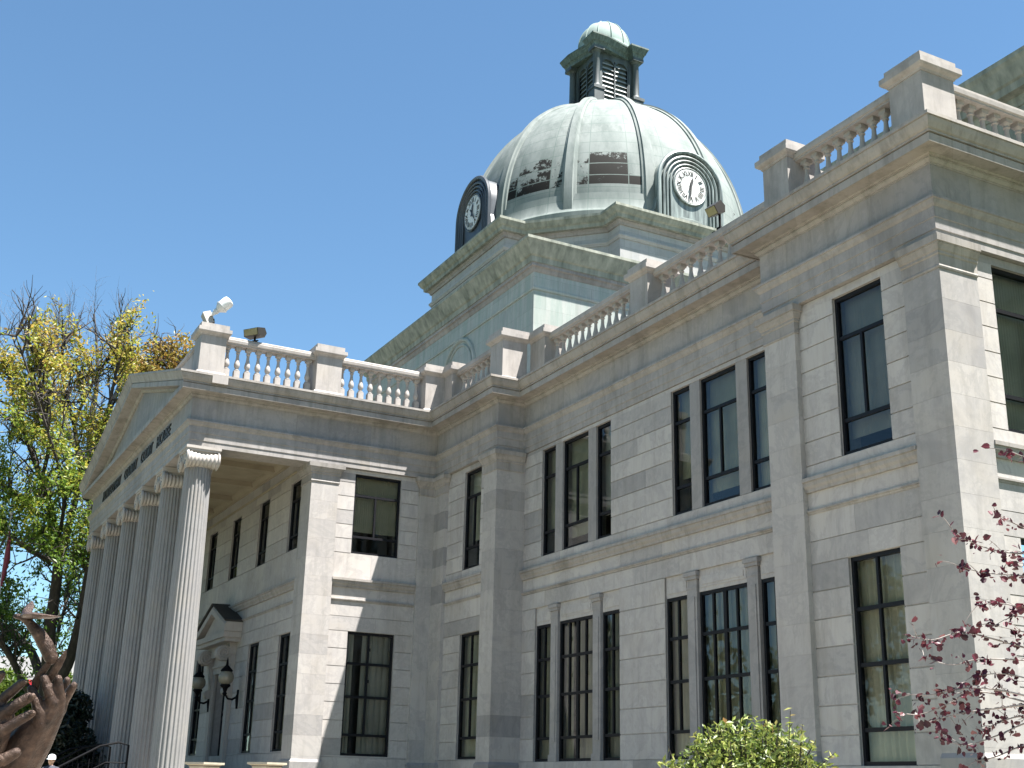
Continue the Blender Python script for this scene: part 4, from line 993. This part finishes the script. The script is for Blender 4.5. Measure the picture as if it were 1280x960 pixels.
bark = noisy('dark bark', (.018,.015,.012), (.055,.046,.038), 5, .95, bump=.6, stretch=(1,1,.25))
twig = noisy('grey twig', (.085,.08,.085), (.14,.13,.13), 5, .9)
def big_tree():
    D = 60; T = Tree(11); B = at_depth(58, 1010, D); B.z = 0
    e = empty('tree', B, 'big spreading tree with dark forked trunk and green to ochre leaves left of the porch', 'tree'); px = D/FPX
    def q(pts): return [at_depth(x, y, D + dz) - B for x, y, dz in pts]
    T.limb(q([(58,1030,0),(60,940,0),(61,880,0),(60,845,0)]), 15*px, 11*px, 14)
    main = []
    main += [T.limb(q([(60,868,0),(84,832,0),(100,775,0),(112,705,0),(117,645,1),(124,570,1),(138,500,2),(150,440,2)]), 8.5*px, 1.3*px, 10)]
    main += [T.limb(q([(60,850,0),(62,790,-.5),(72,710,-.5),(66,650,-1),(52,600,-2),(32,545,-2),(12,480,-3)]), 9.5*px, 1.4*px, 10)]
    main += [T.limb(q([(72,712,-.5),(88,650,1),(100,590,2),(92,530,3),(78,470,3),(80,425,3)]), 5.5*px, 1.0*px, 8)]
    main += [T.limb(q([(55,860,0),(38,812,1),(16,795,2),(-30,760,3),(-80,700,4)]), 7*px, 1.8*px, 8)]
    main += [T.limb(q([(50,885,0),(28,850,-1),(8,812,-2),(-20,780,-3),(-60,740,-4)]), 6*px, 1.5*px, 8)]
    main += [T.limb(q([(66,650,-1),(44,640,-2),(20,618,-3),(-20,590,-4),(-70,560,-5)]), 4.5*px, 1.2*px, 8)]
    main += [T.limb(q([(64,700,-1),(40,690,-3),(10,668,-4),(-30,660,-5)]), 3.6*px, 1.0*px, 8)]
    main += [T.limb(q([(112,705,0),(128,650,3),(140,600,5),(150,560,6)]), 3.6*px, 1.0*px, 8)]
    main += [T.limb(q([(92,530,3),(110,490,4),(130,455,5),(146,425,5)]), 2.6*px, .9*px, 7)]
    main += [T.limb(q([(52,600,-2),(62,550,-3),(52,500,-4),(48,450,-4)]), 2.8*px, .9*px, 7)]
    main += [T.limb(q([(70,690,0),(80,620,-3),(60,540,-5),(20,420,-6)]), 2.8*px, .9*px, 7)]
    main += [T.limb(q([(60,860,0),(70,800,4),(86,740,6),(96,690,7)]), 4*px, 1*px, 7)]
    for m_ in main:
        L_ = len(m_)
        for i in range(int(L_*.30), L_):
            for _ in range(2 if i % 3 else 3):
                d = (m_[i]-m_[i-1]).normalized() + Vector(T.r.normal(size=3))*.85; d.y *= 1.0
                T.spray(m_[i], d, T.r.uniform(1.0, 2.3), .055, 1, .25)
    tr_ = T.mb.build('trunk', bark, e, 60)
    tips = np.array([list(p + B) for p in T.tips]); r = T.r
    keep = r.rand(len(tips)) < .7; tips = tips[keep]
    # leave gaps: drop tips in noise holes
    P = np.repeat(tips, 10, 0) + r.normal(size=(len(tips)*10, 3))*.27
    rel = P - np.array(CAM); dep = rel @ np.array(FW); pxx = 640 + FPX*(rel @ np.array(RX))/dep; pyy = 480 + FPX*(rel @ np.array(DN))/dep
    clump = np.sin(P[:,0]*1.1+1)*np.sin(P[:,1]*1.3)*np.sin(P[:,2]*1.2+2)
    top_ = 396 + 28*np.sin(pxx*.055 + 1) + 18*np.sin(pxx*.021)
    ok = (clump > -.01) & (pyy < 905) & (pyy > top_ + r.normal(size=len(P))*10) & (pxx < 196); P = P[ok]
    h = np.clip((P[:,2]-9.0)/11.0, 0, 1); hue = h*.62 + r.normal(size=len(P))*.13 + clump[ok]*.15
    lm = leaf_mat('spring leaves', [(0,(.07,.15,.016)), (.3,(.20,.31,.035)), (.55,(.38,.38,.05)), (.8,(.46,.32,.065)), (1,(.42,.23,.09))], .5)
    leaves('crown', P, .19, hue, lm, e, B, 'fold', .3, r)
    print('big tree leaves', len(P))
big_tree()
def crown_tree(name, base, top, cents, rad, n, size, lm, label, cat, seed, trunk_r=.3, huef=None):
    T = Tree(seed); B = Vector(base); e = empty(name, B, label, cat); r = T.r
    T.limb([Vector((0,0,0)), Vector((.1,0,(top-B.z)*.3)), Vector((0,.1,(top-B.z)*.55))], trunk_r, trunk_r*.5)
    P = []
    for (c, rr) in zip(cents, rad):
        c = Vector(c) - B; T.limb([Vector((0,.1,(top-B.z)*.45)), Vector((c.x*.5, c.y*.5, c.z*.75)), c], trunk_r*.4, .05)
        for _ in range(7):
            d = Vector(r.normal(size=3)); T.spray(c - d.normalized()*0, d, rr*1.0, .05, 1, .2)
        u = r.normal(size=(n,3)); u /= np.linalg.norm(u, axis=1)[:,None]; u *= (r.rand(n,1)**.45)*rr*np.array([1,1,.85]); q_ = u + np.array(c) + np.array(B)
        cl = np.sin(q_[:,0]*2.1)*np.sin(q_[:,1]*2.3+1)*np.sin(q_[:,2]*2.6); P.append(q_[cl > -.12])
    T.mb.build('trunk', bark, e, 60); P = np.concatenate(P); hue = (huef(P) if huef else np.full(len(P), .5)) + r.normal(size=len(P))*.16
    leaves('crown', P, size, hue, lm, e, B, 'fold', .4, r); return e
lo_ = leaf_mat('orange new leaves', [(0,(.14,.17,.03)), (.4,(.30,.24,.04)), (.75,(.40,.22,.06)), (1,(.38,.17,.09))], .45)
D = 84; cen = [at_depth(x, y, D+dz) for x, y, dz in ((196,452,0),(224,446,1),(212,476,1),(188,492,0),(236,480,2),(178,470,-2))]; bb = at_depth(215, 700, D+1); bb.z = 0
crown_tree('tree', bb, 24, cen, [2.0,2.1,2.3,2.1,2.1,1.4], 1300, .30, lo_, 'tree with orange and yellow leaves showing above the porch pediment', 'tree', 5)
# bare tree behind
D = 72; T = Tree(21); B = at_depth(120, 1000, D); B.z = 0
e = empty('tree', B, 'leafless twiggy tree rising behind the leafy one', 'tree')
for pts in ([(120,1000),(118,760),(112,560),(122,470),(118,392)], [(112,600),(80,520),(62,450),(70,410)], [(112,580),(52,500),(34,440),(32,398)], [(115,560),(150,480),(160,430),(158,408)], [(118,470),(100,430),(88,405)], [(62,470),(40,440),(20,415)]):
    m_ = T.limb([at_depth(x, y, D) - B for x, y in pts], .20 if pts[0][1] < 1000 else .45, .03, 7)
    for i in range(int(len(m_)*.5), len(m_)):
        for _ in range(2): T.spray(m_[i], (m_[i]-m_[i-1]).normalized() + Vector(T.r.normal(size=3))*.5, T.r.uniform(1.0,2.0), .017, 1, .5, .5, False)
T.mb.build('trunk', twig, e)

def shrub(name, cents, rads, n, size, lm, label, cat, seed, huef, shape='fold', squash=1.0):
    r = np.random.RandomState(seed); B = sum((Vector(c) for c in cents), Vector())/len(cents); B.z = 0; e = empty(name, B, label, cat); P = []; mb = MB()
    for c, rr in zip(cents, rads):
        u = r.normal(size=(n,3)); u /= np.linalg.norm(u, axis=1)[:,None]; u *= (r.rand(n,1)**.4)*rr; u[:,2] *= squash; P.append(u + np.array(c))
        for _ in range(14):
            d = Vector(r.normal(size=3)); d.z = abs(d.z); d.normalize(); c_ = Vector(c)-B; mb.tube([Vector((c_.x*.3, c_.y*.3, 0)), c_*.6, c_ + d*rr*.9], [.02,.012,.004], 5)
    P = np.concatenate(P); P = P[P[:,2] > .03]; mb.build('stems', bark, e)
    leaves('foliage', P, size, huef(P, r), lm, e, B, shape, .5, r); return e
dark = leaf_mat('dark evergreen', [(0,(.006,.010,.005)), (1,(.022,.034,.014))], .1)  # near-black leaf colour stands for the shrub's shadow side
D = 42; cen = [at_depth(x, y, D+dz) for x, y, dz in ((64,925,0),(84,935,1),(48,950,0),(86,890,2),(100,965,2),(62,900,2),(30,960,1),(74,885,2))]
shrub('evergreen_shrub', cen, [1.0,1.0,1.0,.85,1.1,.7,1.0,.6], 2600, .16, dark, 'very dark evergreen shrub behind the bronze hands', 'shrub', 31, lambda P, r: r.rand(len(P)))
brt = leaf_mat('bright green', [(0,(.08,.16,.02)), (1,(.20,.27,.04))], .5)
D = 66; cen = [at_depth(x, y, D+dz) for x, y, dz in ((88,866,0),(98,880,0),(2,862,1),(20,880,0),(40,885,1),(-20,875,0),(75,885,0))]
shrub('green_shrub', cen, [1.1,1.2,1.2,1.2,1.0,1.3,1.0], 1200, .28, brt, 'sunlit bright green shrub between the tree trunk and the porch', 'shrub', 32, lambda P, r: r.rand(len(P)))
# bush in front of the wall
glossy = leaf_mat('glossy bush leaves', [(0,(.035,.065,.015)), (.4,(.12,.18,.03)), (.75,(.30,.36,.07)), (.95,(.42,.42,.14)), (1,(.30,.16,.07))], .3)
D = 9.0; cen = [at_depth(x, y, D+dz) for x, y, dz in ((940,977,0),(890,982,.1),(985,990,.15),(935,955,.05),(860,1000,.1),(1015,996,.1),(905,953,0),(975,951,.2),(940,1060,.1),(880,1060,0),(1000,1060,0))]
bs = shrub('bush', cen, [.36,.34,.34,.35,.29,.26,.30,.28,.6,.5,.5], 1100, .042, glossy, 'yellow green glossy leaved bush below the tall triple window', 'bush', 33, lambda P, r: r.rand(len(P))*.9 + (P[:,2]-1.7)*.2)
# loose shoots at its top
T = Tree(41); P = []
for x0, y0, x1, y1 in ((985,930,988,888),(1000,935,1020,925),(1010,945,1045,940),(880,930,868,915),(850,950,835,932),(930,915,935,900),(955,915,960,900),(1000,925,1003,905),(1030,955,1048,958),(905,920,900,905),(838,958,830,950)):
    a, b_ = at_depth(x0, y0+25, 9.05), at_depth(x1, y1, 9.0); T.mb.tube([a - bs.location, (a+b_)/2 - bs.location, b_ - bs.location], [.005,.004,.002], 5)
    for k in range(16): P.append(a.lerp(b_, T.r.rand()**.8) + Vector(T.r.normal(size=3))*.022)
T.mb.build('shoots', bark, bs); leaves('shoot_leaves', [list(p) for p in P], .05, .5 + T.r.rand(len(P))*.5, glossy, bs, bs.location, 'fold', .5, T.r)

# redbud reaching in from the right
D = 8.0; T = Tree(51); B = at_depth(1430, 1000, D); B.z = 0
e = empty('redbud_tree', B, 'small tree with thin bare branches and maroon heart shaped leaves', 'tree')
rb_ = leaf_mat('maroon leaves', [(0,(.03,.006,.013)), (.5,(.085,.013,.027)), (.85,(.14,.027,.042)), (1,(.22,.09,.09))], .3)
def q2(x, y, dz=0): return at_depth(x, y, D + dz) - B
T.limb([Vector((0,0,0)), q2(1428,1050), q2(1415,900), q2(1400,700), q2(1390,560)], .055, .02, 10)
brs = [[(1400,640),(1330,690),(1280,692),(1245,688),(1215,678),(1192,664)], [(1405,760),(1330,730),(1280,720),(1230,716),(1203,709)], [(1398,680),(1330,672),(1290,664),(1245,642)],
 [(1405,780),(1340,768),(1290,762),(1250,754),(1222,756)], [(1410,850),(1340,825),(1290,812),(1235,797),(1200,790),(1165,800),(1132,793)], [(1410,850),(1340,836),(1290,826),(1225,824),(1190,831),(1155,822)],
 [(1415,950),(1340,900),(1290,880),(1220,864),(1185,880),(1150,893),(1119,890)], [(1415,930),(1340,892),(1290,872),(1230,860),(1190,862),(1160,869),(1122,866)], [(1290,880),(1240,886),(1200,892),(1150,905)],
 [(1418,960),(1340,915),(1290,903),(1250,918),(1210,931),(1180,925)], [(1420,990),(1340,945),(1290,930),(1245,946),(1220,951)], [(1395,600),(1330,590),(1290,575),(1260,563)], [(1410,820),(1340,800),(1290,792),(1240,781)],
 [(1415,900),(1340,870),(1290,850),(1250,842),(1215,846)], [(1415,930),(1330,905),(1280,895),(1245,905),(1225,915)], [(1405,700),(1340,700),(1300,705),(1262,702)], [(1408,800),(1340,790),(1300,775),(1268,770)]]
P = []; H = []
for bi, br_ in enumerate(brs):
    dz = T.r.uniform(-.35,.35); n = len(br_)
    pts = [q2(x, y, dz*(1-i/n) + T.r.uniform(-.05,.05)) for i, (x, y) in enumerate(br_)]; o_ = T.limb(pts, .010, .0022, 6)
    L_ = len(o_); i0 = int(L_*.28)
    for i in range(i0, L_):
        if T.r.rand() < .85:
            k = T.r.randint(3, 7); c0 = o_[i] + Vector(T.r.normal(size=3))*.012
            for _ in range(k):
                P.append(list(c0 + B + Vector(T.r.normal(size=3))*.019 + Vector((0,0,-.012)))); H.append(T.r.rand())
    P.append(list(o_[-1] + B)); H.append(.5)
    for i in range(i0, L_, 3):
        if T.r.rand() < .9:
            d = (o_[i]-o_[i-1]).normalized() + Vector(T.r.normal(size=3))*.6; tip = o_[i] + d.normalized()*T.r.uniform(.05,.16); T.mb.tube([o_[i], (o_[i]+tip)/2 + Vector((0,0,.006)), tip], [.003,.0025,.0015], 5)
            for _ in range(3): P.append(list(tip + B + Vector(T.r.normal(size=3))*.018)); H.append(T.r.rand())
T.mb.build('branches', noisy('grey bark', (.13,.11,.10), (.26,.235,.215), 12, .8), e, 60)
leaves('foliage', P, np.where(np.random.rand(len(P)) < .4, .026, .042), np.array(H), rb_, e, B, 'heart', .2, T.r)
print('redbud leaves', len(P))

# ------------------------------------------------------------------ far things at the left
D = 105; p = at_depth(40, 870, D); e = empty('low_building', (p.x, p.y, 0), 'long pale building with a plain grey roof beyond the trees', 'building')
ux = Vector((RX.x, RX.y, 0)).normalized(); uy = Vector((-ux.y, ux.x, 0)); e.rotation_euler = (0, 0, math.atan2(ux.y, ux.x))
zt = at_depth(40, 812, D).z; zr = at_depth(40, 862, D).z
b = MB(); b.box(-16,16,0,14,0,zr+.05); b.build('wall', noisy('pale render', (.3,.29,.27), (.36,.35,.33), .6, .9), e)
b = MB(); b.prism([(-16.6,-.6,zr),(-16.6,5,zt),(-16.6,14.6,zr),(-16.6,14.6,zr-.2),(-16.6,-.6,zr-.2)], (33.2,0,0)); b.build('roof', noisy('grey shingles', (.10,.10,.098), (.14,.138,.132), 1.0, .9), e)
b = MB(); b.box(1.2,2.2,4.2,5.2,zt-.6,zt+1.0); b.box(1.1,2.3,4.1,5.3,zt+1.0,zt+1.2); b.build('chimney', plain('white chimney', (.6,.6,.58), .8), e)
D = 92; p = at_depth(95, 852, D); gz = at_depth(95, 862, D).z
bp_ = MB(); bp_.box(-9,9,-2.5,2.5,0,gz-2.4); e = empty('bus', (p.x, p.y, gz-2.4), 'red bus with dark windows parked between the shrubs and the porch', 'bus'); e.rotation_euler = (0, 0, math.atan2(ux.y, ux.x))
tag(bp_.build('embankment', lawn, None, None, (p.x, p.y, 0)), kind='structure'); bpy.data.objects['embankment'].rotation_euler = e.rotation_euler
red = plain('red paint', (.35,.02,.025), .35)
b = MB(); b.sweep([(4.4,1.15),(4.4,-1.15),(-4.4,-1.15),(-4.4,1.15)], [(-.6,.4),(0,.4),(.03,1.2),(0,2.4),(-.05,2.85),(-.2,2.95),(-.6,2.97)], closed=True); b.box(-4.2,4.2,-1,1,.5,2.96); b.build('body', red, e)
b = MB()
for i in range(6): b.box(-4.1+i*1.38,-4.1+i*1.38+1.2,-1.19,-1.12,1.5,2.3)
b.build('side_windows', plain('dark bus glass', (.02,.022,.025), .1), e)
b = MB(); b.box(-4.3,4.3,-1.2,-1.15,2.42,2.56); b.build('stripe', plain('white stripe', (.7,.7,.7), .5), e)
for x in (-2.9, 2.9):
    b = MB()
    for y in (-1.05, 1.05): b.lathe([(.02,-.14),(.45,-.14),(.48,0),(.45,.14),(.02,.14)], (x,y,.48), n=18, axis='y')
    b.build('wheels', plain('tyre', (.02,.02,.02), .9), e, 40)
D = 55; a = at_depth(7, 690, D); a.z = 0; e = empty('flagpole', a, 'thin pole with a furled red flag left of the big tree', 'flagpole')
tp = at_depth(7, 640, D).z
b = MB(); b.lathe([(.07,0),(.05,tp*.6),(.035,tp)], n=10); b.ball((0,0,tp+.06), .09, 10); b.build('pole', plain('grey pole', (.4,.4,.4), .4), e, 40)
b = MB(); z1, z0 = at_depth(7, 662, D).z, at_depth(7, 735, D).z
b.tube([(RX.x*.05, RX.y*.05, z1), (RX.x*.12, RX.y*.12, (z1+z0)/2), (RX.x*.03, RX.y*.03, z0)], [.04,.13,.05], 8); b.build('flag', plain('red cloth', (.14,.02,.03), .8), e, 40)

# unseen trees added across the way, behind the camera: for the windows to mirror
def mirror_row():
    lm = leaf_mat('park leaves', [(0,(.03,.05,.012)), (1,(.09,.12,.03))], .3); r = np.random.RandomState(77)
    for i, (x, y, h) in enumerate(((-142,-34,19),(-120,-38,21),(-98,-33,18),(-76,-37,20))):
        cen = [(x+r.uniform(-5.5,5.5), y+r.uniform(-3,3), h*f) for f in (.4,.55,.7,.85)]
        crown_tree('tree', (x,y,0), h, cen, [5.5,6.5,6,4], 1100, .9, lm, ['tree across the road, farthest along', 'tallest tree across the road', 'shorter tree across the road', 'tree across the road behind the viewer'][i], 'tree', 80+i, .35)
mirror_row()
